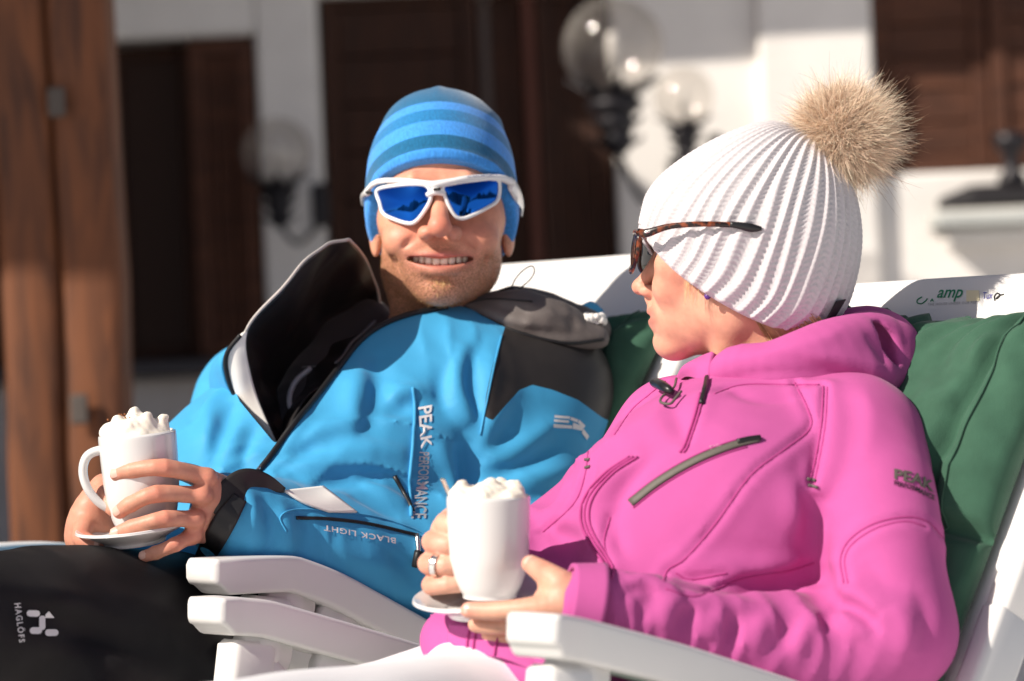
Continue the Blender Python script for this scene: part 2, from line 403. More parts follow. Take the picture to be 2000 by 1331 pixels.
# ------------------------------------------------------------------ materials
def node_mat(name):
    m = bpy.data.materials.new(name); m.use_nodes = True; n = m.node_tree; return m, n, n.nodes['Principled BSDF']
def lk(n, a, b): n.links.new(a, b)
def mk(name, col, rough=0.5, metal=0.0, var=0.0, vscale=20.0, bump=0.0, bscale=200.0, bdist=0.001, sheen=0.0, spec=0.5, coat=0.0, sss=0.0, sssr=(0.01, 0.004, 0.002), attr=None, detail=4.0, trans=0.0, ior=1.45):
    m, n, b = node_mat(name)
    b.inputs['Base Color'].default_value = (*col, 1); b.inputs['Roughness'].default_value = rough; b.inputs['Metallic'].default_value = metal
    b.inputs['Specular IOR Level'].default_value = spec; b.inputs['Coat Weight'].default_value = coat; b.inputs['Coat Roughness'].default_value = 0.08
    b.inputs['Sheen Weight'].default_value = sheen; b.inputs['Sheen Roughness'].default_value = 0.4; b.inputs['Transmission Weight'].default_value = trans; b.inputs['IOR'].default_value = ior
    tc = n.nodes.new('ShaderNodeTexCoord'); src = None
    if sss: b.inputs['Subsurface Weight'].default_value = sss; b.inputs['Subsurface Radius'].default_value = sssr; b.inputs['Subsurface Scale'].default_value = 1.0
    if attr:
        at = n.nodes.new('ShaderNodeAttribute'); at.attribute_name = attr; src = at.outputs['Color']
    if var:
        t = n.nodes.new('ShaderNodeTexNoise'); t.inputs['Scale'].default_value = vscale; t.inputs['Detail'].default_value = detail; lk(n, tc.outputs['Object'], t.inputs['Vector'])
        mr = n.nodes.new('ShaderNodeMapRange'); mr.inputs[1].default_value = 0.3; mr.inputs[2].default_value = 0.7; mr.inputs[3].default_value = 1 - var; mr.inputs[4].default_value = 1 + var; lk(n, t.outputs[0], mr.inputs[0])
        mx = n.nodes.new('ShaderNodeMix'); mx.data_type = 'RGBA'; mx.blend_type = 'MULTIPLY'; mx.inputs[0].default_value = 1
        if src: lk(n, src, mx.inputs[6])
        else: mx.inputs[6].default_value = (*col, 1)
        cb = n.nodes.new('ShaderNodeCombineColor'); [lk(n, mr.outputs[0], cb.inputs[i]) for i in range(3)]
        lk(n, cb.outputs[0], mx.inputs[7]); src = mx.outputs[2]
    if src: lk(n, src, b.inputs['Base Color'])
    if bump:
        t2 = n.nodes.new('ShaderNodeTexNoise'); t2.inputs['Scale'].default_value = bscale; t2.inputs['Detail'].default_value = 3; lk(n, tc.outputs['Object'], t2.inputs['Vector'])
        bp = n.nodes.new('ShaderNodeBump'); bp.inputs['Strength'].default_value = bump; bp.inputs['Distance'].default_value = bdist
        lk(n, t2.outputs[0], bp.inputs['Height']); lk(n, bp.outputs[0], b.inputs['Normal'])
    return m
def wood(name, c1, c2, scale=(1.5, 1.5, 14), rough=0.6, axis=2):
    m, n, b = node_mat(name); tc = n.nodes.new('ShaderNodeTexCoord'); mp = n.nodes.new('ShaderNodeMapping'); mp.inputs['Scale'].default_value = scale
    lk(n, tc.outputs['Object'], mp.inputs[0]); t = n.nodes.new('ShaderNodeTexNoise'); t.inputs['Scale'].default_value = 3; t.inputs['Detail'].default_value = 8; t.inputs['Distortion'].default_value = 1.2
    lk(n, mp.outputs[0], t.inputs['Vector']); r = n.nodes.new('ShaderNodeValToRGB'); r.color_ramp.elements[0].position = 0.3; r.color_ramp.elements[1].position = 0.72
    r.color_ramp.elements[0].color = (*c1, 1); r.color_ramp.elements[1].color = (*c2, 1); lk(n, t.outputs[0], r.inputs[0]); lk(n, r.outputs[0], b.inputs['Base Color'])
    b.inputs['Roughness'].default_value = rough; bp = n.nodes.new('ShaderNodeBump'); bp.inputs['Strength'].default_value = 0.4; bp.inputs['Distance'].default_value = 0.004
    lk(n, t.outputs[0], bp.inputs['Height']); lk(n, bp.outputs[0], b.inputs['Normal']); return m
def crease(m, scale, dist, strength=0.6, mask=7.0, stretch=(1, 1, 1), lo=0.42, hi=0.62):
    """fine cloth creases in patches, chained in front of the material's own bump"""
    n = m.node_tree; b = n.nodes['Principled BSDF']; tc = n.nodes.new('ShaderNodeTexCoord'); mp = n.nodes.new('ShaderNodeMapping'); mp.inputs['Scale'].default_value = stretch; lk(n, tc.outputs['Object'], mp.inputs[0])
    t = n.nodes.new('ShaderNodeTexNoise'); t.noise_type = 'RIDGED_MULTIFRACTAL'; t.inputs['Scale'].default_value = scale; t.inputs['Detail'].default_value = 2.5; t.inputs['Distortion'].default_value = 0.5; lk(n, mp.outputs[0], t.inputs['Vector'])
    k = n.nodes.new('ShaderNodeTexNoise'); k.inputs['Scale'].default_value = mask; k.inputs['Detail'].default_value = 1; lk(n, tc.outputs['Object'], k.inputs['Vector'])
    mr = n.nodes.new('ShaderNodeMapRange'); mr.inputs[1].default_value = lo; mr.inputs[2].default_value = hi; mr.inputs[3].default_value = 0.12; mr.inputs[4].default_value = 1.0; lk(n, k.outputs[0], mr.inputs[0])
    mu = n.nodes.new('ShaderNodeMath'); mu.operation = 'MULTIPLY'; lk(n, t.outputs[0], mu.inputs[0]); lk(n, mr.outputs[0], mu.inputs[1])
    bp = n.nodes.new('ShaderNodeBump'); bp.inputs['Strength'].default_value = strength; bp.inputs['Distance'].default_value = dist; lk(n, mu.outputs[0], bp.inputs['Height'])
    old = [l for l in n.links if l.to_socket == b.inputs['Normal']]
    if old: lk(n, bp.outputs[0], old[0].from_node.inputs['Normal'])
    else: lk(n, bp.outputs[0], b.inputs['Normal'])
    return m
# ------------------------------------------------------------------ the setting
M_snow = mk('snow', (0.78, 0.77, 0.75), 0.7, var=0.06, vscale=3, bump=0.5, bscale=9, bdist=0.03)
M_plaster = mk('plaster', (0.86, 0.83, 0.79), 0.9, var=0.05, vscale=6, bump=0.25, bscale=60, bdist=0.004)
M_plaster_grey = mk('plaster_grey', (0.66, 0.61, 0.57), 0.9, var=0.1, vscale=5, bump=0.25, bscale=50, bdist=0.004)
M_wood_dark = wood('dark_stained_wood', (0.026, 0.008, 0.003), (0.06, 0.019, 0.007), (10, 10, 1.2), 0.8)
M_wood_horiz = wood('brown_stained_wood', (0.05, 0.016, 0.007), (0.11, 0.038, 0.017), (1.2, 10, 10), 0.8)
M_wood_post = wood('post_wood', (0.045, 0.013, 0.004), (0.21, 0.068, 0.020), (9, 9, 1.0), 0.7)
M_iron = mk('wrought_iron', (0.022, 0.02, 0.024), 0.42, 0.3, bump=0.3, bscale=120, bdist=0.001)
M_steel = mk('bracket_steel', (0.10, 0.085, 0.075), 0.7, 0.3)
M_stone = mk('sill_stone', (0.50, 0.52, 0.50), 0.75, var=0.08, vscale=9)
M_glass_dark = mk('window_glass', (0.035, 0.014, 0.008), 0.5, spec=0.2)
M_globe, n_, b_ = node_mat('globe_glass')
b_.inputs['Transmission Weight'].default_value = 1; b_.inputs['Roughness'].default_value = 0.02; b_.inputs['IOR'].default_value = 1.02; b_.inputs['Base Color'].default_value = (0.92, 0.88, 0.83, 1)
gl_ = n_.nodes.new('ShaderNodeBsdfGlossy'); gl_.inputs['Roughness'].default_value = 0.05; fr_ = n_.nodes.new('ShaderNodeLayerWeight'); fr_.inputs[0].default_value = 0.18
tr_ = n_.nodes.new('ShaderNodeBsdfTransparent'); tr_.inputs[0].default_value = (0.965, 0.95, 0.93, 1); mx_ = n_.nodes.new('ShaderNodeMixShader'); hz_ = n_.nodes.new('ShaderNodeBsdfTranslucent'); hz_.inputs[0].default_value = (0.8, 0.76, 0.72, 1); m0_ = n_.nodes.new('ShaderNodeMixShader'); m0_.inputs[0].default_value = 0.13; lk(n_, tr_.outputs[0], m0_.inputs[1]); lk(n_, hz_.outputs[0], m0_.inputs[2])
mr_ = n_.nodes.new('ShaderNodeMapRange'); mr_.inputs[3].default_value = 0.045; mr_.inputs[4].default_value = 0.22; lk(n_, fr_.outputs[0], mr_.inputs[0]); lk(n_, mr_.outputs[0], mx_.inputs[0]); lk(n_, m0_.outputs[0], mx_.inputs[1]); lk(n_, gl_.outputs[0], mx_.inputs[2]); lk(n_, mx_.outputs[0], n_.nodes['Material Output'].inputs[0])
# snow ground reaching the horizon
gm = MB(); gx = np.concatenate([-np.geomspace(4000, 4, 14), np.linspace(-3, 3, 9), np.geomspace(4, 4000, 14)])
gm.grid(np.stack(np.meshgrid(gx, gx, [0.0], indexing='ij'), -1)[:, :, 0, :][:, ::1])
g = gm.build('ground', M_snow); g['kind'] = 'structure'
g.data.flip_normals() if g.data.polygons[0].normal.z < 0 else None
# added wooded slopes behind the camera, unseen, to darken reflections in the mirrored lenses
hx_ = np.radians(np.linspace(100, 440, 240)); ho = MB()
hr = 0.10 + 0.05 * np.sin(hx_ * 5 + 1) + 0.03 * np.sin(hx_ * 13) + 0.012 * np.sin(hx_ * 41 + 2)
back = np.clip(-np.sin(hx_) * 2 + 0.4, 0.05, 1)
ho.grid(np.array([[(R_ * math.cos(a), R_ * math.sin(a), R_ * h * hh_ * b - 2) for a, h, b in zip(hx_, hr, back)] for R_, hh_ in ((500, 0), (900, 0.75), (1300, 1.0), (1500, 0.2))]))
hl = ho.build('added_hills', mk('added_slope', (0.05, 0.06, 0.06), 0.9, var=0.6, vscale=0.02)); hl['kind'] = 'structure'
WY = 10.0
bld = empty('building', (0, WY + 3, 0), 'white plastered alpine house with dark wooden doors and shutters', 'building')
def X_(px, py=400): return P(px, py, WY)[0]
def Z_(px, py): return P(px, py, WY)[2]
def wallbox(x0, x1, z0, z1, y0=WY, y1=WY + 0.35, mat=M_plaster, name='wall', bev=0.012):
    m = MB(); m.box(((x0 + x1) / 2, (y0 + y1) / 2, (z0 + z1) / 2), (x1 - x0, y1 - y0, z1 - z0), bev=bev); return m.build(name, mat, bld, smooth=False)
xa, xb = X_(512), X_(633); xc, xd = X_(1208), X_(1713); ztop = 6.0
z1t, z1b = Z_(370, 72), Z_(370, 700)
z3b = Z_(1850, 336)
wallbox(xa, xb, 0, ztop, mat=M_plaster)                              # pier between the two openings
wallbox(-4.2, xa - 0.002, z1t, ztop, WY + 0.004, mat=M_plaster)        # over the left opening
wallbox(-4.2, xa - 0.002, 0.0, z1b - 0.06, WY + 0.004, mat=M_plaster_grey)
wallbox(xb + 0.002, xc - 0.002, Z_(900, -20), ztop, WY + 0.004)         # over the door
wallbox(xc, xd, 0, ztop)
wallbox(X_(1492), xd + 0.001, Z_(1600, 900), ztop - 0.5, WY - 0.05, WY + 0.05)  # shallow pilaster
wallbox(xd + 0.002, 5.0, 0, z3b, WY + 0.004)
wallbox(xd + 0.002, 5.0, 3.2, ztop, WY + 0.004)
wallbox(-4.2, 5.0, 0, ztop, WY + 0.6, WY + 0.8, M_wood_dark, 'inner_wall')
wallbox(-4.2, 5.0, ztop, ztop + 0.2, WY - 1.2, WY + 6, M_wood_dark, 'roof')
wallbox(-4.2, 5.0, 0, ztop, WY + 5.6, WY + 5.8, M_plaster, 'wall')
for sx in (-4.25, 5.05): wallbox(sx - 0.05, sx + 0.05, 0, ztop, WY, WY + 5.8, M_plaster, 'wall')
# balcony slabs (above the picture): their shade lies on the wall
wallbox(-4.2, -1.45, 2.95, 3.15, 4.62, WY - 0.01, M_wood_dark, 'balcony')
wallbox(-1.44, 5.0, 2.95, 3.12, WY - 0.80, WY - 0.01, M_wood_dark, 'balcony')
wallbox(-4.2, -4.05, 0, 2.949, 5.0, WY - 0.005, M_wood_dark, 'sky_block_wall')  # unseen side wall, added to block sky light under the balcony
tm = MB(); tm.box((-1.95, 7.35, 0.03), (4.5, 5.25, 0.06), bev=0.01); td = tm.build('bounce_cut_deck', M_wood_horiz, smooth=False); td['kind'] = 'structure'  # unseen dark floor, added to cut light bouncing onto the left wall
def shutter(x0, x1, z0, z1, y, n, vertical, mat, name='shutter', diag=False):
    """a boarded leaf: frame and single planks"""
    root = MB(); fw = 0.055
    for a, b in ((x0, x0 + fw), (x1 - fw, x1)): root.box(((a + b) / 2, y, (z0 + z1) / 2), (b - a, 0.045, z1 - z0), bev=0.004)
    for a, b in ((z0, z0 + fw), (z1 - fw, z1)): root.box(((x0 + x1) / 2, y, (a + b) / 2), (x1 - x0 - 2 * fw, 0.045, b - a), bev=0.004)
    r = root.build(name, mat, bld, smooth=False)
    for i in range(n):
        m = MB(); j = rnd.uniform(-0.002, 0.002)
        if vertical:
            w = (x1 - x0 - 2 * fw) / n; m.box((x0 + fw + w * (i + 0.5), y + 0.004 + j, (z0 + z1) / 2), (w - 0.005, 0.022, z1 - z0 - 2 * fw), bev=0.004)
        else:
            w = (z1 - z0 - 2 * fw) / n; m.box(((x0 + x1) / 2, y + 0.004 + j, z0 + fw + w * (i + 0.5)), (x1 - x0 - 2 * fw, 0.022, w - 0.005), bev=0.004)
        m.build('plank', mat, r, smooth=False)
    return r
# left opening: two leaves and a dark pane between
shutter(X_(378), xa - 0.01, z1b, z1t - 0.01, WY + 0.03, 4, True, M_wood_horiz)
shutter(X_(-260), X_(205), z1b, z1t - 0.01, WY + 0.12, 9, True, M_wood_dark)
def window(x0, x1, z0, z1, y):
    m = MB(); w = 0.045
    for a, b in ((x0, x0 + w), (x1 - w, x1)): m.box(((a + b) / 2, y, (z0 + z1) / 2), (b - a, 0.06, z1 - z0), bev=0.005)
    for a, b in ((z0, z0 + w), (z1 - w, z1)): m.box(((x0 + x1) / 2, y, (a + b) / 2), (x1 - x0 - 2 * w, 0.06, b - a), bev=0.005)
    r = m.build('window', M_wood_dark, bld, smooth=False)
    p = MB(); p.box(((x0 + x1) / 2, y + 0.01, (z0 + z1) / 2), (x1 - x0 - 2 * w, 0.008, z1 - z0 - 2 * w)); p.build('pane', M_glass_dark, r, smooth=False)
window(X_(207), X_(374), z1b, z1t - 0.01, WY + 0.2)
m = MB(); m.box(((X_(-260) + xa) / 2, WY - 0.04, z1b - 0.03), (xa - X_(-260), 0.16, 0.055), bev=0.01); m.build('window_sill', mk('dark_sill', (0.05, 0.045, 0.05), 0.5), bld, smooth=False)
# middle door: leaves with boards
zt = Z_(900, -30)
shutter(xb + 0.01, X_(945), 0.02, zt, WY + 0.10, 12, False, M_wood_dark, 'door')
shutter(X_(975), X_(1030), 0.02, zt, WY + 0.16, 1, True, M_wood_dark, 'door')
shutter(X_(1062), xc - 0.01, 0.02, zt, WY + 0.13, 3, True, M_wood_dark, 'door')
m = MB(); m.box((X_(960), WY + 0.14, zt / 2), (0.035, 0.05, zt - 0.02), bev=0.006); m.build('door_post', mk('grey_trim', (0.10, 0.07, 0.06), 0.6), bld, smooth=False)
m = MB(); m.box((X_(1046), WY + 0.12, zt / 2), (0.04, 0.05, zt - 0.02), bev=0.006); m.build('door_post', mk('red_trim', (0.12, 0.035, 0.02), 0.6), bld, smooth=False)
# right shutter
shutter(xd + 0.012, X_(1945), z3b + 0.005, 3.19, WY + 0.06, 15, False, M_wood_horiz)
shutter(X_(1948), X_(2350), z3b + 0.005, 3.19, WY + 0.03, 15, False, M_wood_horiz)
# stone ledge with a dark tray under the right shutter
led = empty('stone_ledge', (X_(2050), WY - 0.12, Z_(1900, 430)), 'pale grey stone ledge on the white wall under the right shutter', 'ledge')
m = MB(); m.box((X_(2080), WY - 0.11, Z_(1905, 431)), (X_(2350) - X_(1810), 0.22, 0.05), bev=0.008); m.build('slab', M_stone, led, smooth=False)
m = MB(); m.box((X_(2090), WY - 0.06, Z_(1905, 464)), (X_(2340) - X_(1835), 0.11, 0.055), bev=0.008); m.build('corbel', M_plaster, led, smooth=False)
tr = empty('flower_trough', (X_(2050), WY - 0.11, Z_(1900, 408)), 'low black trough lying on the pale stone ledge at right edge', 'trough')
fl = Field((X_(1800), WY - 0.26, Z_(1905, 440)), (X_(2360), WY + 0.02, Z_(1905, 330)), 0.008)
zz = Z_(1905, 410)
fl.chain([(X_(1838), WY - 0.11, zz + 0.016), (X_(1890), WY - 0.11, zz + 0.033), (X_(2300), WY - 0.11, zz + 0.04)], [0.03, 0.045, 0.045], 0.02)
fl.apply(lambda X, Y, Z: 0 * X + 0 * Y + 0 * Z)
fl.d = np.maximum(fl.d, (zz + 0.001 - fl.ax[2])[None, None, :]).astype(f32)
V, F = fl.mesh(); fin(raw_obj('trough_body', V, F, mk('black_rubber', (0.02, 0.018, 0.02), 0.5, bump=0.3, bscale=80)), tr)
m = MB(); m.lathe([(0.0, 0), (0.045, 0), (0.05, 0.02), (0.028, 0.05), (0.026, 0.10), (0.055, 0.13), (0.06, 0.17), (0.0, 0.175)], (X_(1968), WY - 0.11, zz + 0.075), seg=20)
o = m.build('lantern_stub', M_iron, None); tag(o, 'black iron knob standing on the trough at the right edge', 'ornament')
# timber post at the left
py_ = 6.0
post = empty('timber_post', (P(140, 700, py_)[0], py_, 0), 'thick weathered timber post standing in front of the left shutters', 'post')
def postbeam(pxl, pxr, Yc, dep):
    c0, c1 = P(pxl, 700, py_)[0], P(pxr, 700, py_)[0]; m = MB(); n = 26; w = c1 - c0
    zs = np.linspace(0, 4.4, n); th = np.linspace(0, 2 * np.pi, 24, endpoint=False); G = []
    for z in zs:
        ce = np.sign(np.cos(th)) * np.abs(np.cos(th)) ** 0.35; se = np.sign(np.sin(th)) * np.abs(np.sin(th)) ** 0.35
        q = np.stack([(c0 + c1) / 2 + w / 2 * ce, Yc + dep / 2 * se, np.full(24, z)], -1); q[:, :2] += (0.006 * wob(q, 6, 3))[:, None]; G.append(q)
    m.grid(np.array(G), closed_u=True); return m.build('beam', M_wood_post, post)
postbeam(14, 128, py_, 0.16); postbeam(126, 250, py_ + 0.012, 0.16)
for a, b in ((110, 200), (155, 800)):
    q = P(a, b, py_ - 0.09); m = MB(); m.box(q, (0.035, 0.012, 0.06), bev=0.004); m.build('bracket', M_steel, post, smooth=False)
# wall lanterns
def lantern(px, py, Y, Rp, label, side=1, mount=None):
    c = P(px, py, Y); R = Rp * Y / FPX; root = empty('wall_lantern', c + V3((0, 0, -R * 2.2)), label, 'lamp', 'globe lamps on the house wall')
    m = MB(); m.ellipsoid(c, R, seg=40, rings=28); m.build('globe', M_globe, root)
    m = MB(); m.lathe([(0.0, -0.25 * R), (0.13 * R, -0.25 * R), (0.13 * R, 0.45 * R), (0.09 * R, 0.55 * R), (0, 0.57 * R)], c + V3((0, 0, -0.25 * R)), seg=16)
    m.build('bulb', mk('bulb_white', (0.75, 0.73, 0.70), 0.25), root)
    # crown of leaves that carries the globe
    for k in range(7):
        th = 2 * math.pi * (k + 0.3) / 7; d = V3((math.cos(th), math.sin(th), 0)); G = []
        for t in np.linspace(0, 1, 7):
            ang = -math.pi / 2 + t * 0.95; p = c + d * (R * 1.04 * math.cos(ang)) + V3((0, 0, R * 1.04 * math.sin(ang)))
            if t > 0.8: p = p + d * R * 0.12 * (t - 0.8) / 0.2
            w = R * 0.30 * (math.sin(math.pi * (0.25 + 0.72 * t))) * (1 - 0.5 * t); s_ = V3((-math.sin(th), math.cos(th), 0))
            G.append([p - s_ * w, p + d * 0.02 * R, p + s_ * w])
        m = MB(); m.grid(np.array(G), 0.06 * R); m.build('crown_leaf', M_iron, root)
    m = MB(); m.lathe([(0, -1.0 * R), (0.3 * R, -1.0 * R), (0.42 * R, -1.15 * R), (0.30 * R, -1.3 * R), (0.22 * R, -1.4 * R), (0.36 * R, -1.5 * R), (0.24 * R, -1.62 * R), (0.20 * R, -1.8 * R), (0.34 * R, -1.9 * R), (0.20 * R, -2.0 * R), (0.12 * R, -2.15 * R), (0, -2.2 * R)], c, np.diag((1.45, 1.45, 1.0)), seg=24)
    m.build('stem', M_iron, root)
    for k, (a, zz_) in enumerate(((0, -1.45), (math.pi, -1.45), (0, -1.85), (math.pi, -1.85))):
        p0 = c + V3((0, 0, zz_ * R)); d = V3((math.cos(a), -0.2, 0)); m = MB()
        m.tube(crom([p0, p0 + d * 0.35 * R + V3((0, 0, -0.06 * R)), p0 + d * 0.52 * R + V3((0, 0, 0.05 * R))], 8), np.linspace(0.07, 0.04, 8) * R, 8); m.build('scroll', M_iron, root)
    q = c + V3((0, 0, -2.1 * R)); e = mount
    m = MB(); mid = (q + e) / 2 + V3((0, 0, -0.55 * R)); m.tube(crom([q, q * 0.72 + e * 0.28 + V3((0, 0, -0.5 * R)), mid, e * 0.85 + q * 0.15 + V3((0, 0, -0.2 * R)), e], 24), 0.075 * R, 10); m.build('arm', M_iron, root)
    m = MB(); m.box(e + V3((0, -0.012, 0.05)), (0.5 * R, 0.024, 1.3 * R), bev=0.008); m.build('wall_plate', M_iron, root, smooth=False)
    return root
e = P(1330, 400, WY); e[1] = WY; lantern(1197, 92, 9.3, 98, 'large clear globe lamp on black iron arm beside the dark door', 1, e)
e = P(1400, 330, WY); e[1] = WY; lantern(1335, 190, 9.78, 60, 'smaller clear globe lamp just above the white knit hat', 1, e)
e = P(628, 430, WY); e[1] = WY; lantern(541, 298, 9.7, 68, 'clear globe lamp on the shaded pier left of the man', 1, e)
# ------------------------------------------------------------------ resin deck chairs with cushions
M_resin = mk('white_resin', (0.74, 0.73, 0.715), 0.38, var=0.02, vscale=8, bump=0.12, bscale=300, bdist=0.0006)
M_green = mk('green_canvas', (0.038, 0.100, 0.064), 0.85, var=0.12, vscale=35, bump=0.5, bscale=700, bdist=0.0008, sheen=0.15, spec=0.25)
crease(M_green, 22, 0.006, 0.7, 6.0, (1, 1, 0.6))
def rsec(w, h, r=0.009, n=5):
    o = []
    for cx, cy, a0 in ((w / 2 - r, h / 2 - r, 0), (-w / 2 + r, h / 2 - r, 90), (-w / 2 + r, -h / 2 + r, 180), (w / 2 - r, -h / 2 + r, 270)):
        for a in np.linspace(a0, a0 + 90, n): o.append((cx + r * math.cos(math.radians(a)), cy + r * math.sin(math.radians(a))))
    return np.array(o)
def bar(m, path, lat, w, h, r=0.009, ends=0.006, hs=None):
    """rounded rectangular bar along a path, width along lat"""
    path = np.asarray(path, float); T = np.gradient(path, axis=0); T /= np.linalg.norm(T, axis=1)[:, None]; N = len(path); G = []
    L = np.concatenate([[0], np.cumsum(np.linalg.norm(np.diff(path, axis=0), axis=1))])
    P2 = [path[0]] + list(path) + [path[-1]]; T2 = [T[0]] + list(T) + [T[-1]]
    for i in range(N + 2):
        t = T2[i]; up = nrm(np.cross(lat, t)); up = up if up[2] > 0 or abs(up[2]) < 0.2 else -up; la = nrm(lat - t * np.dot(lat, t))
        end = i in (0, N + 1); k = 1.0
        hh = h if hs is None else hs[min(max(i - 1, 0), N - 1)]
        sc = rsec(w - (2 * ends if end else 0), hh - (2 * ends if end else 0), max(r - (ends if end else 0), 0.002))
        p = P2[i] + (-t * ends if i == 0 else t * ends if i == N + 1 else 0)
        sh = (h - hh) / 2
        G.append(p + sc[:, :1] * la + (sc[:, 1:] + sh) * up)
    G = np.array(G); m.grid(G, closed_u=True); n = G.shape[1]
    o = m.n - G.shape[0] * n; m.F.append(tuple(o + j for j in range(n))[::-1]); m.F.append(tuple(o + (N + 1) * n + j for j in range(n)))
    return m
def deckchair(label, near, far, L, F_, T, rec, wid, blen, seat_front, clabel, group, drop=0.054):
    """near/far: armrest top-centre paths; T: top corner of the backrest on the near side"""
    L = nrm(L); F_ = nrm(F_); r = math.radians(rec); B = math.cos(r) * V3((0, 0, 1)) - math.sin(r) * F_; Nn = nrm(np.cross(L, B)); Nn = Nn if Nn.dot(F_) > 0 else -Nn
    base = T - L * wid / 2 - B * blen; root = empty('deck_chair', (base[0], base[1], 0), label, 'chair', group)
    def q(a, b, c=0.0): return T - L * wid * (1 - a) * 1.0 + B * (b - blen) + Nn * c        # a 0..1 far->near, b metres up from the seat
    # backrest panel, top edge slightly arched
    A = np.linspace(0, 1, 25); Bq = np.linspace(0.02, 1, 24); G = []
    for b in Bq:
        row = []
        for a in A:
            e = 1 - (2 * a - 1) ** 2; bb = b * blen + 0.012 * e * b - (0.02 * max(0, abs(2 * a - 1) - 0.86) / 0.14) * b ** 8
            row.append(q(a, bb, -0.02 - 0.018 * e + 0.03 * max(0, b - 0.88) ** 1.2 * 0))
        G.append(row)
    m = MB(); m.grid(np.array(G), 0.026); o = m.build('backrest', M_resin, root)
    md = o.modifiers.new('bevel', 'BEVEL'); md.width = 0.008; md.segments = 3; md.limit_method = 'ANGLE'
    # side rails of the backrest in two lengths with a joint
    for a in (0.0, 1.0):
        off = 0.012 if a == 1 else -0.012
        for b0, b1 in ((0.0, 0.36), (0.365, 0.56), (0.565, 0.93)):
            m = MB(); bar(m, [q(a, blen * b0, -0.028) + L * off, q(a, blen * (b0 + b1) / 2, -0.028) + L * off, q(a, blen * b1, -0.028) + L * off], L, 0.030, 0.055 if b0 == 0 else 0.048, 0.008); m.build('side_rail', M_resin, root)
    for path in (near, far):
        p = np.asarray(path, float); n = 40; pc = crom(p, n); tl_ = np.linspace(0, len(p) - 1, n); i_ = np.clip(tl_.astype(int), 0, len(p) - 2); pp = 0.35 * pc + 0.65 * (p[i_] * (1 - (tl_ - i_))[:, None] + p[i_ + 1] * (tl_ - i_)[:, None]); hs = 0.039 - 0.011 * (1 - sstep(0, 0.13, np.linspace(0, 1, n)))
        m = MB(); bar(m, pp - V3((0, 0, 0.019)), L, 0.056, 0.039, 0.0055, 0.006, hs=hs); ar = m.build('armrest', M_resin, root)
        e = pp[-1]
        # hinge discs, front leg and rear leg under each armrest
        for k, t in enumerate((0.40, 0.62)):
            c = pp[int(t * n)] - V3((0, 0, 0.052)); m = MB(); R = np.column_stack([F_, np.cross(L, F_), L])
            m.lathe([(0, -0.012), (0.030, -0.012), (0.034, -0.006), (0.034, 0.006), (0.030, 0.012), (0.016, 0.013), (0.014, 0.017), (0, 0.017)], c, R, 28); m.build('hinge', M_resin, root)
        f = pp[int(0.34 * n)]
        m = MB(); bar(m, crom([f - V3((0, 0, 0.05)), f - V3((0, 0, 0.22)) + F_ * 0.03, V3((f[0], f[1], 0.012)) + F_ * 0.10], 8), L, 0.040, 0.055, 0.01); m.build('leg', M_resin, root)
        m = MB(); bar(m, crom([f - V3((0, 0, 0.07)), f - V3((0, 0, 0.25)) - F_ * 0.15, V3((f[0], f[1], 0.012)) - F_ * 0.34], 8), L, 0.034, 0.05, 0.01); m.build('leg', M_resin, root)
    # seat slats
    s0 = q(0.5, 0.02); s1 = s0 + F_ * seat_front; s1[2] = s0[2] + 0.03
    for k in range(7):
        t = (k + 0.5) / 7; c = s0 * (1 - t) + s1 * t; m = MB(); bar(m, [c - L * wid * 0.46, c, c + L * wid * 0.46], F_, 0.055, 0.02, 0.006); m.build('seat_slat', M_resin, root)
    # cushion
    cu = empty('cushion', q(0.5, blen * 0.3, 0.03), clabel, 'cushion', 'green chair cushions'); na, nb = 110, 150; top = blen - drop
    def front(a, b):
        ea = np.minimum(a, 1 - a) * wid; eb = (1 - b) * top
        puff = 0.058 * (1 - np.exp(-ea / 0.03)) * (1 - np.exp(-eb / 0.030))
        quilt = -0.020 * np.exp(-((b - 0.52) / 0.018) ** 2) - 0.016 * np.exp(-((b - 0.1) / 0.02) ** 2) - 0.018 * np.exp(-((np.abs(a - 0.5) - 0.37) / 0.018) ** 2)
        p = np.stack([a * 7 + 0.6 * np.sin(b * 9), b * 8, a * b], -1)
        wr = (0.012 * wob(p, 1.5, 11, 2) + 0.006 * (1 - 2 * np.abs(wob(p * V3((1.0, 0.6, 1)), 2.6, 23, 2))))  * np.clip(puff / 0.05, 0, 1) + 0.006 * np.sin(a * wid * 190 + 3 * np.sin(b * 30)) * np.exp(-eb / 0.05) + 0.004 * np.sin(a * wid * 90 + 9 * b + 2) * np.exp(-eb / 0.14) * (1 - np.exp(-eb / 0.02))
        return puff + quilt + wr + 0.006
    a, b = np.meshgrid(np.linspace(0.02, 0.98, na), np.linspace(0.0, 1, nb)); h = front(a, b)
    bt = b * top + 0.005 * np.sin(a * wid * 210) * sstep(0.93, 1, b) + 0.0035 * np.sin(a * wid * 93 + 1) * sstep(0.9, 1, b) + 0.012 * np.sin(a * 5 + 1) * b
    G = q(0.5, 0)[None, None] + L * ((a - 0.5) * wid)[..., None] + B * bt[..., None] + Nn * h[..., None]
    Gb = q(0.5, 0)[None, None] + L * ((a - 0.5) * wid)[..., None] + B * bt[..., None] + Nn * (0.003 + 0 * a)[..., None]
    V = np.concatenate([G.reshape(-1, 3), Gb.reshape(-1, 3)]); Fa = []; o_ = na * nb
    I = np.arange(o_).reshape(nb, na)
    f1 = np.stack([I[:-1, :-1], I[:-1, 1:], I[1:, 1:], I[1:, :-1]], -1).reshape(-1, 4)
    rim = np.concatenate([I[0, :], I[1:, -1], I[-1, ::-1][1:], I[::-1, 0][1:]]); rf = np.stack([rim[:-1], rim[:-1] + o_, rim[1:] + o_, rim[1:]], -1)
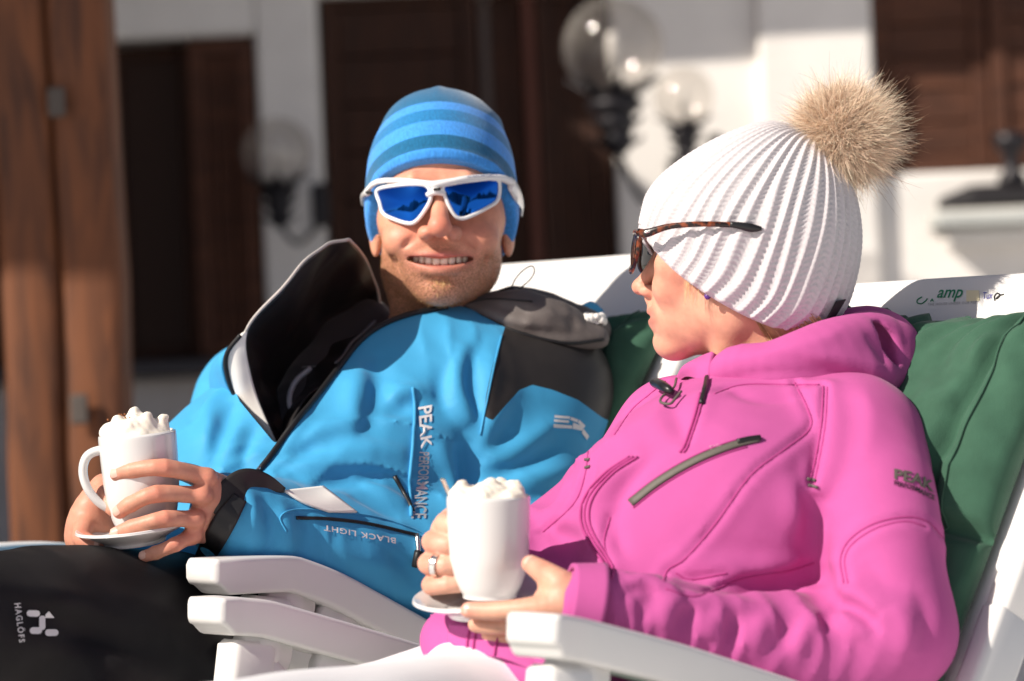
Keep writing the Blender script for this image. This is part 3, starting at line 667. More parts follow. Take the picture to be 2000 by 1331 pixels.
    o = raw_obj('pad', V, np.concatenate([f1, f1[:, ::-1] + o_, rf]), M_green); fin(o, cu)
    # piping along the pad's front edge
    for aa in (0.07, 0.93):
        k = int(aa * (na - 1)); m = MB(); m.tube(G[::3, k] + Nn * 0.002, 0.0010, 6); m.build('seam', M_green, cu)
    # seat half of the pad
    ss = MB(); Gs = np.array([[s0 + V3((0, 0, 0.03)) + (s1 - s0) * t + L * (u - 0.5) * wid * 0.94 + V3((0, 0, 0.03 * min(1, 8 * min(t, 1 - t) + 0.2))) for u in np.linspace(0, 1, 12)] for t in np.linspace(0.05, 1, 12)])
    ss.grid(Gs, 0.045); ss.build('seat_pad', M_green, cu)
    return root, cu, q, dict(L=L, F=F_, B=B, N=Nn)
LW = nrm((0.6, -0.8, 0)); FW = nrm((-0.8, -0.6, 0))
wn = [P(1040, 1199, 2.585), P(1062, 1199, 2.60), P(1110, 1208, 2.63), P(1300, 1258, 2.71), P(1500, 1322, 2.79), P(1640, 1372, 2.85)]
wf = [P(402, 1168, 3.03), P(440, 1166, 3.05), P(500, 1172, 3.075), P(640, 1212, 3.13), P(840, 1272, 3.22), P(980, 1318, 3.29)]
TW = P(2158, 512, 3.0)
ch_w, cu_w, qW, fw = deckchair('white plastic deck chair the person in pink reclines on', wn, wf, LW, FW, TW, 31, 0.50, 0.60, 0.50, 'green canvas cushion behind the person in the pink jacket', 'white deck chairs')
mn = [P(395, 1092, 3.14), P(440, 1089, 3.16), P(550, 1086, 3.225), P(640, 1120, 3.26), P(850, 1236, 3.36), P(960, 1300, 3.42)]
mf = [p - LW * 0.52 for p in mn]
TM = P(1392, 472, 3.64)
ch_m, cu_m, qM, fm = deckchair('white plastic deck chair the person in blue reclines on', mn, mf, LW, FW, TM, 33, 0.50, 0.66, 0.50, 'green canvas cushion behind the person in the blue jacket', 'white deck chairs', 0.10)

# print on the backrest's top panel
bo = [o for o in ch_w.children if o.name.startswith('backrest')][0]
BS = Skin(np.array([v.co[:] for v in bo.data.vertices]), [tuple(p.vertices) for p in bo.data.polygons])
M_pg = mk('print_green', (0.01, 0.22, 0.10), 0.5); M_pk = mk('print_black', (0.02, 0.02, 0.02), 0.5); M_pgr = mk('print_grey', (0.35, 0.34, 0.33), 0.5); M_py = mk('print_yellow', (0.80, 0.72, 0.48), 0.5); M_pb = mk('print_violet', (0.12, 0.12, 0.42), 0.5)
def ptube(pts, r, mat):
    q = BS.line(pts, 24, 0.0006)
    if len(q) > 2: m = MB(); m.tube(q, r, 6); m.build('print', mat, bo)
ptube([(1801, 581), (1793, 586), (1792, 592), (1800, 594), (1808, 589), (1812, 584)], 0.0007, M_pg)
decal('lettering', 'amp', [(1832, 567), (1882, 566), (1880, 590), (1830, 590)], BS, M_pg, bo, 0.0008, font_shear=0.35, bold=0.01)
decal('print', 'A', [(1818, 584), (1825, 584), (1825, 590), (1817, 590)], BS, M_pg, bo, 0.0008, bold=0.05)
decal('lettering', 'THE HOUSE UNDER OUR FEET', [(1813, 593), (1912, 589), (1911, 594), (1813, 598)], BS, M_pgr, bo, 0.0008, spacing=1.15)
decal('print', '-', [(1888, 568), (1913, 568), (1914, 588), (1888, 590)], BS, M_py, bo, 0.0006)
decal('lettering', 'Tux', [(1921, 572), (1940, 571), (1939, 584), (1921, 585)], BS, M_pb, bo, 0.0008, font_shear=0.2)
ptube([(1944, 588), (1943, 580), (1948, 574), (1954, 577), (1950, 583), (1946, 584), (1953, 578), (1961, 576)], 0.0008, M_pk)
# ------------------------------------------------------------------ the man: head, hat, glasses
def skin_mat(name, rough=0.48):
    m, n, b = node_mat(name); tc = n.nodes.new('ShaderNodeTexCoord')
    at = n.nodes.new('ShaderNodeAttribute'); at.attribute_name = 'tone'
    be = n.nodes.new('ShaderNodeAttribute'); be.attribute_name = 'beard'
    t = n.nodes.new('ShaderNodeTexNoise'); t.inputs['Scale'].default_value = 90; t.inputs['Detail'].default_value = 5; lk(n, tc.outputs['Object'], t.inputs[0])
    mr = n.nodes.new('ShaderNodeMapRange'); mr.inputs[1].default_value = 0.3; mr.inputs[2].default_value = 0.7; mr.inputs[3].default_value = 0.91; mr.inputs[4].default_value = 1.09; lk(n, t.outputs[0], mr.inputs[0])
    cb = n.nodes.new('ShaderNodeCombineColor'); [lk(n, mr.outputs[0], cb.inputs[i]) for i in range(3)]
    mx = n.nodes.new('ShaderNodeMix'); mx.data_type = 'RGBA'; mx.blend_type = 'MULTIPLY'; mx.inputs[0].default_value = 1; lk(n, at.outputs['Color'], mx.inputs[6]); lk(n, cb.outputs[0], mx.inputs[7])
    s = n.nodes.new('ShaderNodeTexNoise'); s.inputs['Scale'].default_value = 700; s.inputs['Detail'].default_value = 2; lk(n, tc.outputs['Object'], s.inputs[0])
    sr = n.nodes.new('ShaderNodeMapRange'); sr.inputs[1].default_value = 0.40; sr.inputs[2].default_value = 0.60; lk(n, s.outputs[0], sr.inputs[0])
    mu = n.nodes.new('ShaderNodeMath'); mu.operation = 'MULTIPLY'; lk(n, be.outputs['Fac'], mu.inputs[0]); lk(n, sr.outputs[0], mu.inputs[1])
    m2 = n.nodes.new('ShaderNodeMix'); m2.data_type = 'RGBA'; lk(n, mu.outputs[0], m2.inputs[0]); lk(n, mx.outputs[2], m2.inputs[6]); m2.inputs[7].default_value = (0.16, 0.075, 0.03, 1)
    lk(n, m2.outputs[2], b.inputs['Base Color']); b.inputs['Roughness'].default_value = rough; b.inputs['Specular IOR Level'].default_value = 0.35
    b.inputs['Subsurface Weight'].default_value = 0.18; b.inputs['Subsurface Radius'].default_value = (0.010, 0.0035, 0.0018); b.inputs['Subsurface Scale'].default_value = 0.6
    bp = n.nodes.new('ShaderNodeBump'); bp.inputs['Strength'].default_value = 0.25; bp.inputs['Distance'].default_value = 0.0008
    p = n.nodes.new('ShaderNodeTexNoise'); p.inputs['Scale'].default_value = 420; p.inputs['Detail'].default_value = 3; lk(n, tc.outputs['Object'], p.inputs[0]); lk(n, p.outputs[0], bp.inputs['Height']); lk(n, bp.outputs[0], b.inputs['Normal'])
    return m
M_skin = skin_mat('skin')
def gauss(V, c, r):
    return np.exp(-(((V - V3(c)) / V3(r if np.ndim(r) else (r, r, r))) ** 2).sum(1))
man = empty('person', P(500, 1150, 3.42) * V3((1, 1, 0)), 'smiling person in blue ski jacket and striped beanie holding a mug', 'person')
MY = 3.57; mf_ = frame(863, 430, MY); MS = MY / FPX
H = Field((-170, -225, -300), (170, 215, 240), 2.6)
H.ell((0, 15, 70), (126, 158, 140), k=10)
H.ell((0, -30, -10), (114, 116, 130), k=30)
H.ell((0, -42, -72), (102, 96, 92), k=30)
for s in (-1, 1):
    H.ell((s * 77, -2, -90), (33, 48, 46), k=40)
    H.ell((s * 86, -62, -4), (34, 46, 34), k=30)
    H.ell((s * 64, -112, -44), (47, 36, 38), k=24)
    H.chain([(s * 16, -140, 66), (s * 50, -140, 70), (s * 84, -112, 58)], [15, 18, 16], k=20)
H.ell((0, -114, -138), (43, 36, 32), k=28)
H.ell((0, -56, -104), (87, 84, 58), k=30)
H.ell((0, -106, -84), (74, 44, 48), k=28)
for s in (-1, 1): H.ell((s * 52, -160, 34), (34, 22, 19), k=22, mode='sub')
# nose
H.chain([(0, -138, 52), (0, -152, 30), (0, -172, 4), (0, -186, -18)], [15, 15, 17, 20], k=16, n=9)
H.ell((0, -190, -22), (21, 18, 18), k=10)
for s in (-1, 1):
    H.ell((s * 27, -164, -32), (16, 24, 15), k=9)
for s in (-1, 1): H.ell((s * 13, -184, -47), (8, 12, 8), k=5, mode='sub')
# lips and mouth
H.chain([(-72, -110, -78), (-42, -140, -75), (-12, -152, -71), (0, -152, -73), (12, -152, -71), (42, -140, -75), (72, -110, -78)], [3, 5.5, 6, 5, 6, 5.5, 3], k=9, n=25)
H.chain([(-64, -114, -84), (-38, -142, -97), (0, -154, -103), (38, -142, -97), (64, -114, -84)], [3, 8, 10, 8, 3], k=8, n=25)
H.chain([(-70, -126, -77), (-42, -152, -82), (0, -168, -86), (42, -152, -82), (70, -126, -77)], [2.5, 7, 8.5, 7, 2.5], k=2.5, n=25, mode='sub')
H.chain([(-68, -116, -78), (-42, -142, -82), (0, -156, -86), (42, -142, -82), (68, -116, -78)], [2.5, 7.5, 9, 7.5, 2.5], k=2.5, n=25, mode='sub')
H.chain([(-64, -108, -79), (-38, -130, -83), (0, -138, -87), (38, -130, -83), (64, -108, -79)], [3, 9, 11, 9, 3], k=3, n=25, mode='sub')
for s in (-1, 1):
    H.ridge([(s * 40, -156, -34), (s * 62, -144, -50), (s * 82, -122, -66), (s * 84, -112, -86), (s * 76, -112, -108)], -9, 8, n=18)
    H.ridge([(s * 52, -150, -34), (s * 84, -128, -58), (s * 100, -96, -84)], 3, 14, n=10)
    H.ridge([(s * 98, -100, -60), (s * 106, -78, -92), (s * 98, -70, -122)], -4, 9, n=10)
    H.ell((s * 130, 16, -28), (11, 26, 44), R=rotm(0, 0, s * -18), k=8)
H.ridge([(-34, -140, -118), (0, -148, -121), (34, -140, -118)], -7, 9, n=9)
H.ridge([(0, -172, -58), (0, -164, -68)], -3, 6)
H.chain([(0, 20, -90), (-14, 52, -200), (-26, 70, -300)], [86, 92, 110], k=36, n=6)
H.chain([(-86, 0, -110), (-60, 10, -200), (-22, 0, -290)], [26, 28, 24], k=26, n=6)
V, F = H.mesh()
tone = np.tile(V3((0.68, 0.32, 0.21)), (len(V), 1))
def blend(tone, w, c): return tone * (1 - w[:, None]) + V3(c) * w[:, None]
front = sstep(-20, -80, V[:, 1])
red = np.clip(1.0 * gauss(V, (0, -190, -20), (34, 40, 30)) + 0.55 * gauss(V, (66, -125, -30), (40, 60, 36)) + 0.55 * gauss(V, (-66, -125, -30), (40, 60, 36)) + 0.3 * gauss(V, (0, -140, 80), (60, 50, 30)), 0, 1)
tone = blend(tone, 0.9 * red, (0.64, 0.20, 0.135))
lipc = np.clip(sum(gauss(V, (x, -150 + abs(x) * 0.45, -73 - 0.04 * abs(x)), (15, 22, 7)) for x in (-54, -36, -18, 0, 18, 36, 54)), 0, 1) + np.clip(sum(gauss(V, (x, -144 + abs(x) * 0.4, -101 + abs(x) * 0.2), (15, 22, 9)) for x in (-46, -30, -15, 0, 15, 30, 46)), 0, 1)
tone = blend(tone, np.clip(lipc, 0, 1) * 0.95, (0.50, 0.14, 0.12))
inm = ((np.abs(V[:, 0]) < 70) & (V[:, 1] > -146 + 0.006 * V[:, 0] ** 2) & (V[:, 1] < -80) & (V[:, 2] < -70) & (V[:, 2] > -112)).astype(float)
beard = np.clip(sstep(-48, -80, V[:, 2]) * sstep(30, -30, V[:, 1] - 0.0 * V[:, 2]) * 0.95, 0, 1)
beard *= 1 - np.clip(0.75 * gauss(V, (60, -120, -58), (34, 40, 26)) + 0.75 * gauss(V, (-60, -120, -58), (34, 40, 26)), 0, 1)
beard = np.maximum(beard, 0.8 * gauss(V, (0, -158, -60), (48, 22, 12)))
beard *= (1 - np.clip(lipc, 0, 1)) * sstep(-260, -180, V[:, 2]); beard = np.clip(beard, 0, 1) * 0.88
side = sstep(95, 118, np.abs(V[:, 0])) * sstep(-95, -40, V[:, 2]) * sstep(-90, -30, V[:, 1]) * sstep(10, -10, V[:, 1]); beard = np.maximum(beard, 0.6 * side)
man_skin = [(mf_(V), F, tone, beard)]
# teeth
m = MB(); xs = [-52, -41, -29, -15, 0, 15, 29, 41, 52]
for i in range(8):
    xc = (xs[i] + xs[i + 1]) / 2; w = (xs[i + 1] - xs[i]); y = -139 + 0.010 * xc ** 2; ang = math.degrees(math.atan(0.02 * xc))
    zt = -72 - 0.0005 * xc * xc; hgt = 20 - 0.0032 * xc * xc
    q = MB(); q.box((0, 0, 0), (w - 0.5, 10, hgt), bev=2.6); W = q.V[0] @ rotm(0, 0, ang).T + V3((xc, y, zt - hgt / 2)); m.add(mf_(W), q.F)
m.build('teeth', mk('enamel', (0.85, 0.78, 0.66), 0.22, sss=0.1), man)
m = MB(); W = MB(); W.ellipsoid((0, -96, -90), (58, 30, 16)); m.add(mf_(W.V[0]), W.F); m.build('tongue', mk('mouth_inner', (0.20, 0.05, 0.04), 0.5), man)
for s in (-1, 1):
    W = MB(); W.ellipsoid((s * 52, -122, 33), 21, seg=24, rings=16); V_ = mf_(W.V[0])
    pup = np.linalg.norm(W.V[0] - V3((s * 52, -143, 33)), axis=1)
    tn = np.where(pup[:, None] < 4.5, V3((0.01, 0.01, 0.01)), np.where(pup[:, None] < 10, V3((0.10, 0.16, 0.20)), V3((0.75, 0.72, 0.70))))
    o = raw_obj('eye', V_, W.F, mk('eyeball', (0.7, 0.7, 0.7), 0.1, attr='tone'), None, True, {'tone': tn}); fin(o, man)
# stubble and chin tuft as fine hairs
def strands(name, roots, dirs, lens, width, mat, parent, curl=0.3, seg=4, seed=1, gravity=(0, 0, 0), tone=None, tip=0.0):
    r = np.random.RandomState(seed); n = len(roots); dirs = dirs / (np.linalg.norm(dirs, axis=1)[:, None] + 1e-9)
    side = np.cross(dirs, r.normal(size=(n, 3))); side /= np.linalg.norm(side, axis=1)[:, None] + 1e-9
    bend = r.normal(size=(n, 3)) * curl; V = np.zeros((n, seg + 1, 2, 3))
    p = roots.copy(); d = dirs.copy(); st = lens[:, None] / seg
    for k in range(seg + 1):
        w = width * (1 - 0.75 * k / seg); w = w[:, None] if np.ndim(w) else w
        V[:, k, 0] = p - side * w; V[:, k, 1] = p + side * w
        d = d + (bend + V3(gravity)) / seg; d /= np.linalg.norm(d, axis=1)[:, None]; p = p + d * st
    b = np.arange(n)[:, None] * (seg + 1) * 2 + np.arange(seg)[None, :] * 2
    F = np.stack([b, b + 1, b + 3, b + 2], -1).reshape(-1, 4)
    at = None
    if tone is not None:
        gr = np.linspace(1 - tip, 1 + tip, seg + 1)[None, :, None, None]; at = {'tone': np.clip((tone[:, None, None, :] * gr * np.ones((1, 1, 2, 1))).reshape(-1, 3), 0, 0.95)}
    o = raw_obj(name, V.reshape(-1, 3), F, mat, None, True, at); fin(o, parent); return o
rr = np.random.RandomState(5); q = rr.normal(size=(110, 2)) * (13, 8); q = q[(np.abs(q[:, 0]) < 30) & (np.abs(q[:, 1]) < 20)]
ro = np.stack([q[:, 0], -150 + 0.004 * q[:, 0] ** 2 + 0 * q[:, 0], -126 + q[:, 1]], -1); ro[:, 1] = -147 + 0.006 * q[:, 0] ** 2 + np.where(q[:, 1] > 0, q[:, 1] * 0.25, -q[:, 1] * 0.1)
di = np.tile(V3((0, -0.75, -0.9)), (len(ro), 1)) + rr.normal(size=(len(ro), 3)) * 0.2
strands('chin_tuft', mf_(ro), di, np.full(len(ro), 0.008), 0.00035, mk('tuft_hair', (0.75, 0.50, 0.24), 0.45), man, seed=2)
# short stubble over jaw, chin and upper lip
hV, hF, hT, hB = man_skin[0]; hI = np.where((hB > 0.22) & (px_of(hV)[1] < 640))[0]; rs2 = np.random.RandomState(12); pick = rs2.choice(hI, 9000, p=hB[hI] / hB[hI].sum())
me_ = np.zeros_like(hV); tq = to_tris(hF); fn_ = np.cross(hV[tq[:, 1]] - hV[tq[:, 0]], hV[tq[:, 2]] - hV[tq[:, 0]])
for i_ in range(3): np.add.at(me_, tq[:, i_], fn_)
me_ /= np.linalg.norm(me_, axis=1)[:, None] + 1e-12
rt_ = hV[pick] + rs2.normal(size=(len(pick), 3)) * 0.0007 - me_[pick] * 0.0003
strands('stubble', rt_, me_[pick] * 0.7 + V3((0, -0.1, -0.75)) + rs2.normal(size=(len(pick), 3)) * 0.25, 0.0022 * (0.6 + 0.7 * rs2.rand(len(pick))), 0.00017, mk('stubble_hair', (0.3, 0.16, 0.06), 0.5, attr='tone'), man, seed=4, seg=2, tone=V3((0.42, 0.23, 0.10)) * (0.5 + 1.0 * rs2.rand(len(pick)))[:, None])
# beanie
HB = Field((-175, -200, -190), (175, 215, 275), 2.6)
HB.ell((-2, 15, 82), (146, 176, 170), k=10)
HB.ell((0, 26, 10), (150, 160, 130), k=30)
HB.ell((-4, 30, 190), (100, 120, 62), k=30)
HB.ridge([(95, -60, 210), (120, 0, 200), (110, 70, 190)], 6, 22)
HB.ridge([(-8, -80, 250), (-6, 20, 262), (-6, 90, 240)], 4, 12)
for zz_, x0, x1, h in ((60, -150, -90, 3), (30, -150, -80, -2), (70, 90, 150, 3), (20, 110, 150, -3)):
    HB.ridge([(x0, -60, zz_), ((x0 + x1) / 2, -150, zz_ + 60), (x1, -150, zz_ + 70)], h, 14, n=8)
def edge(X, Y, Z):
    t = np.clip((Y + 92) / 120, 0, 1); t = t * t * (3 - 2 * t)
    return 28 - 78 * t - (Z + 0.53 * Y) + 0 * X
X, Y, Z = HB.ax[0][:, None, None], HB.ax[1][None, :, None], HB.ax[2][None, None, :]
ed = edge(X, Y, Z) * 0.85
HB.d = (-smin(-HB.d, -np.broadcast_to(ed, HB.d.shape), 5)).astype(f32)
HB.d -= (3.0 * np.exp(-((ed + 12) / 7) ** 2)).astype(f32)
V, F = HB.mesh(); sc_ = V[:, 2] + 0.53 * V[:, 1] + 0.00035 * V[:, 0] ** 2
def beanie_mat():
    m, n, b = node_mat('striped_knit'); at = n.nodes.new('ShaderNodeAttribute'); at.attribute_name = 'stripe'
    r = n.nodes.new('ShaderNodeValToRGB'); r.color_ramp.interpolation = 'LINEAR'; e = r.color_ramp.elements
    lt, dk, md = (0.045, 0.27, 0.72), (0.006, 0.115, 0.25), (0.010, 0.17, 0.40)
    stops = [(0.0, lt), (0.086, lt), (0.094, dk), (0.233, dk), (0.241, lt), (0.40, lt), (0.408, md), (0.545, md), (0.553, lt), (0.655, lt), (0.663, dk), (1.0, dk)]
    e[0].position, e[0].color = stops[0][0], (*stops[0][1], 1); e[1].position, e[1].color = stops[-1][0], (*stops[-1][1], 1)
    for p, c in stops[1:-1]:
        x = e.new(p); x.color = (*c, 1)
    lk(n, at.outputs['Fac'], r.inputs[0])
    tc = n.nodes.new('ShaderNodeTexCoord'); t = n.nodes.new('ShaderNodeTexNoise'); t.inputs['Scale'].default_value = 500; t.inputs['Detail'].default_value = 2
    mp = n.nodes.new('ShaderNodeMapping'); mp.inputs['Scale'].default_value = (1, 1, 0.25); lk(n, tc.outputs['Object'], mp.inputs[0]); lk(n, mp.outputs[0], t.inputs[0])
    mr = n.nodes.new('ShaderNodeMapRange'); mr.inputs[1].default_value = 0.3; mr.inputs[2].default_value = 0.7; mr.inputs[3].default_value = 0.82; mr.inputs[4].default_value = 1.18; lk(n, t.outputs[0], mr.inputs[0])
    cb = n.nodes.new('ShaderNodeCombineColor'); [lk(n, mr.outputs[0], cb.inputs[i]) for i in range(3)]
    mx = n.nodes.new('ShaderNodeMix'); mx.data_type = 'RGBA'; mx.blend_type = 'MULTIPLY'; mx.inputs[0].default_value = 1; lk(n, r.outputs[0], mx.inputs[6]); lk(n, cb.outputs[0], mx.inputs[7]); lk(n, mx.outputs[2], b.inputs['Base Color'])
    bp = n.nodes.new('ShaderNodeBump'); bp.inputs['Strength'].default_value = 0.5; bp.inputs['Distance'].default_value = 0.0012; lk(n, t.outputs[0], bp.inputs['Height']); lk(n, bp.outputs[0], b.inputs['Normal'])
    b.inputs['Roughness'].default_value = 0.9; b.inputs['Sheen Weight'].default_value = 0.3; b.inputs['Specular IOR Level'].default_value = 0.2; return m
# stripe coordinate: front centre heights of the bands in photo rows 322..175 mapped to 0..1
st_ = (sc_ - 28) / (255 - 28)
beanie = raw_obj('beanie', mf_(V), F, beanie_mat(), None, True, {'stripe': np.clip(st_, 0, 1)}); fin(beanie, man); beanie['label'] = 'blue and teal striped knitted beanie'
# sunglasses
M_wframe = mk('white_frame', (0.80, 0.80, 0.80), 0.25, coat=0.4)
M_mirror = mk('blue_mirror', (0.007, 0.085, 0.42), 0.04, metal=1.0, coat=0.0)
M_blueprint = mk('print_blue', (0.03, 0.05, 0.25), 0.5); M_black = mk('black_plastic', (0.012, 0.012, 0.013), 0.35)
sg = empty('sunglasses', mf_((0, -170, 40)), 'white framed wraparound sunglasses with blue mirrored lenses', 'sunglasses')
def gy(x, z): return -172 + 0.0046 * (x - 0) ** 2 + 0.05 * (z - 40)
GD = -6
LL = [(-126, 59), (-90, 66), (-46, 67), (-27, 61), (-22, 40), (-34, 16), (-50, -3), (-66, -7), (-96, 3), (-114, 14), (-121, 34)]
RL = [(8, 61), (26, 68), (66, 75), (108, 79), (115, 62), (110, 38), (92, 24), (62, 8), (44, 2), (30, 8), (16, 34)]
LL = [(a + 5, b + GD) for a, b in LL]; RL = [(a - 2, b + GD) for a, b in RL]
for out in (LL, RL):
    c2 = croc(out, 72); pts = np.column_stack([c2[:, 0], gy(c2[:, 0], c2[:, 1]), c2[:, 1]])
    m = MB(); q = MB(); q.tube(pts, 4.4, 10, closed=True, ell=(1.0, 0.9)); m.add(mf_(q.V[0]), q.F); m.build('rim', M_wframe, sg)
    ce = c2.mean(0); G = []
    for t in np.linspace(0, 1, 12):
        w = ce + (c2 - ce) * t; bulge = -5 * (1 - t ** 2); G.append(np.column_stack([w[:, 0], gy(w[:, 0], w[:, 1]) + bulge, w[:, 1]]))
    q = MB(); q.grid(np.array(G), closed_u=True); m = MB(); m.add(mf_(q.V[0]), q.F); m.build('lens', M_mirror, sg)
def gt(pts, r, name, mat=M_wframe, n=24, ell=None):
    p = np.array(pts, float) + V3((0, 0, GD)); q = MB(); rr_ = crom(np.array(r, float)[:, None], n)[:, 0] if np.ndim(r) else r
    q.tube(crom(p, n), rr_, 10, ell=ell); m = MB(); m.add(mf_(q.V[0]), q.F); return m.build(name, mat, sg)
gt([(-146, gy(-140, 56) + 10, 56), (-122, gy(-122, 70), 75), (-71, gy(-71, 70) - 2, 75), (-22, gy(-22, 64) - 2, 68), (-8, gy(0, 60) - 3, 66), (20, gy(20, 66) - 2, 72), (57, gy(57, 76) - 2, 79), (112, gy(112, 78), 82), (138, gy(134, 72) + 6, 74)], [5, 5.5, 5, 6, 8, 6, 6, 7, 8], 'brow_bar')
gt([(-24, gy(-24, 44), 46), (-8, gy(0, 52) - 6, 53), (10, gy(10, 46), 48)], [5, 8, 5], 'bridge')
gt([(-140, gy(-138, 60), 56), (-152, -20, 52), (-156, 60, 40)], [7, 6, 5], 'temple')
gt([(134, gy(134, 70) + 2, 72), (146, -40, 56), (156, 40, 40), (156, 80, 20)], [15, 17, 10, 6], 'temple', ell=(0.4, 1))
gt([(-12, gy(0, 54) - 14, 56), (2, gy(0, 54) - 14, 57)], [2.6, 2.6], 'emblem', M_black, 4)
gt([(-143, gy(-140, 50) - 3, 56), (-133, gy(-133, 50) - 6, 54)], [3.4, 3.4], 'hinge_pin', M_black, 4)
# little printed marks on the frame (the lettering on brow bar and temple)
def gtext(txt, x0, x1, z0, z1, h, name, lift):
    V_, F_ = glyphs(txt, 1.0, bold=0.01); u = (V_[:, 0] - V_[:, 0].min()) / np.ptp(V_[:, 0]); v = (V_[:, 1] - V_[:, 1].min()) / np.ptp(V_[:, 1])
    x = x0 + (x1 - x0) * u; z = z0 + (z1 - z0) * u + v * h; W = np.column_stack([x, gy(x, z) + lift, z]); o = raw_obj(name, mf_(W), F_, M_blueprint, None, False); fin(o, sg)
gtext('ALAIN PROJECT', 52, 110, 72, 78, 5, 'lettering', -11)
# ------------------------------------------------------------------ the man: jacket, trousers, hands
M_blue = mk('blue_softshell', (0.050, 0.33, 0.60), 0.62, var=0.05, vscale=14, bump=0.35, bscale=900, bdist=0.0005, sheen=0.10, spec=0.3)
crease(M_blue, 16, 0.007, 0.8, 6.0, (1, 1, 0.7))
M_blackp = mk('black_reinforcement', (0.022, 0.019, 0.018), 0.5, var=0.15, vscale=25, bump=0.3, bscale=700, bdist=0.0005)
M_lining = mk('black_lining', (0.012, 0.010, 0.011), 0.45, bump=0.3, bscale=500, bdist=0.0006)
M_hood = mk('dark_hood_fabric', (0.115, 0.098, 0.092), 0.6, var=0.12, vscale=30, bump=0.4, bscale=600, bdist=0.0006)
crease(M_lining, 18, 0.008, 0.8, 8.0); crease(M_hood, 24, 0.008, 0.8, 9.0); crease(M_blackp, 18, 0.006, 0.7, 7.0)
M_white = mk('white_fabric', (0.78, 0.76, 0.72), 0.7, bump=0.2, bscale=400, bdist=0.0004)
M_zip = mk('zip_black', (0.010, 0.010, 0.011), 0.45)
M_chrome = mk('zip_metal', (0.7, 0.68, 0.64), 0.25, metal=1.0)
M_trou = mk('black_trousers', (0.010, 0.009, 0.010), 0.65, spec=0.25, var=0.15, vscale=20, bump=0.3, bscale=900, bdist=0.0004)
M_printw = mk('print_white', (0.75, 0.74, 0.74), 0.5); M_prints = mk('print_silver', (0.55, 0.56, 0.58), 0.35, metal=0.4)
crease(M_trou, 12, 0.010, 0.8, 5.0)
LMn = nrm((0.95, -0.3, 0))
J = Field((-0.62, 2.98, 0.50), (0.20, 3.86, 1.06), 0.0037)
Rm = np.column_stack([LMn, nrm((-0.3, -0.95, 0)), (0, 0, 1)])
J.ell(P(870, 740, 3.64), (0.185, 0.095, 0.10), Rm, k=0.05)
J.ell(P(770, 815, 3.55), (0.190, 0.120, 0.14), Rm @ rotm(25, 0, 0), k=0.08)
J.ell(P(610, 930, 3.47), (0.175, 0.125, 0.13), Rm @ rotm(25, 12, 0), k=0.08)
J.ell(P(480, 1050, 3.42), (0.175, 0.130, 0.12), Rm @ rotm(15, 10, 0), k=0.08)
J.ell(P(400, 1130, 3.40), (0.165, 0.125, 0.085), Rm, k=0.06)
# near (left) arm
J.ell(P(1058, 772, 3.58), (0.074, 0.080, 0.078), k=0.05)
J.chain([P(1056, 776, 3.58), P(1030, 900, 3.52), P(950, 1050, 3.44), P(880, 1100, 3.39)], [0.074, 0.074, 0.071, 0.066], k=0.035, n=10)
J.chain([P(885, 1103, 3.385), P(700, 1080, 3.325), P(540, 1035, 3.266), P(458, 1014, 3.232)], [0.066, 0.064, 0.058, 0.052], k=0.03, n=10)
# far (right) arm
J.ell(P(515, 790, 3.70), (0.075, 0.08, 0.078), k=0.05)
J.chain([P(505, 800, 3.70), P(450, 900, 3.62), P(380, 1010, 3.52)], [0.070, 0.064, 0.058], k=0.035, n=8)
J.chain([P(380, 1010, 3.52), P(280, 1075, 3.40), P(215, 1105, 3.30)], [0.058, 0.050, 0.042], k=0.03, n=8)
# hem over the lap
J.chain([P(215, 1115, 3.29), P(330, 1135, 3.28), P(430, 1150, 3.30)], [0.030, 0.032, 0.03], k=0.03, n=8)
J.apply(lambda X, Y, Z: -0.0035 * wob(np.stack(np.broadcast_arrays(X, Y, Z), -1), 24, 4, 2))
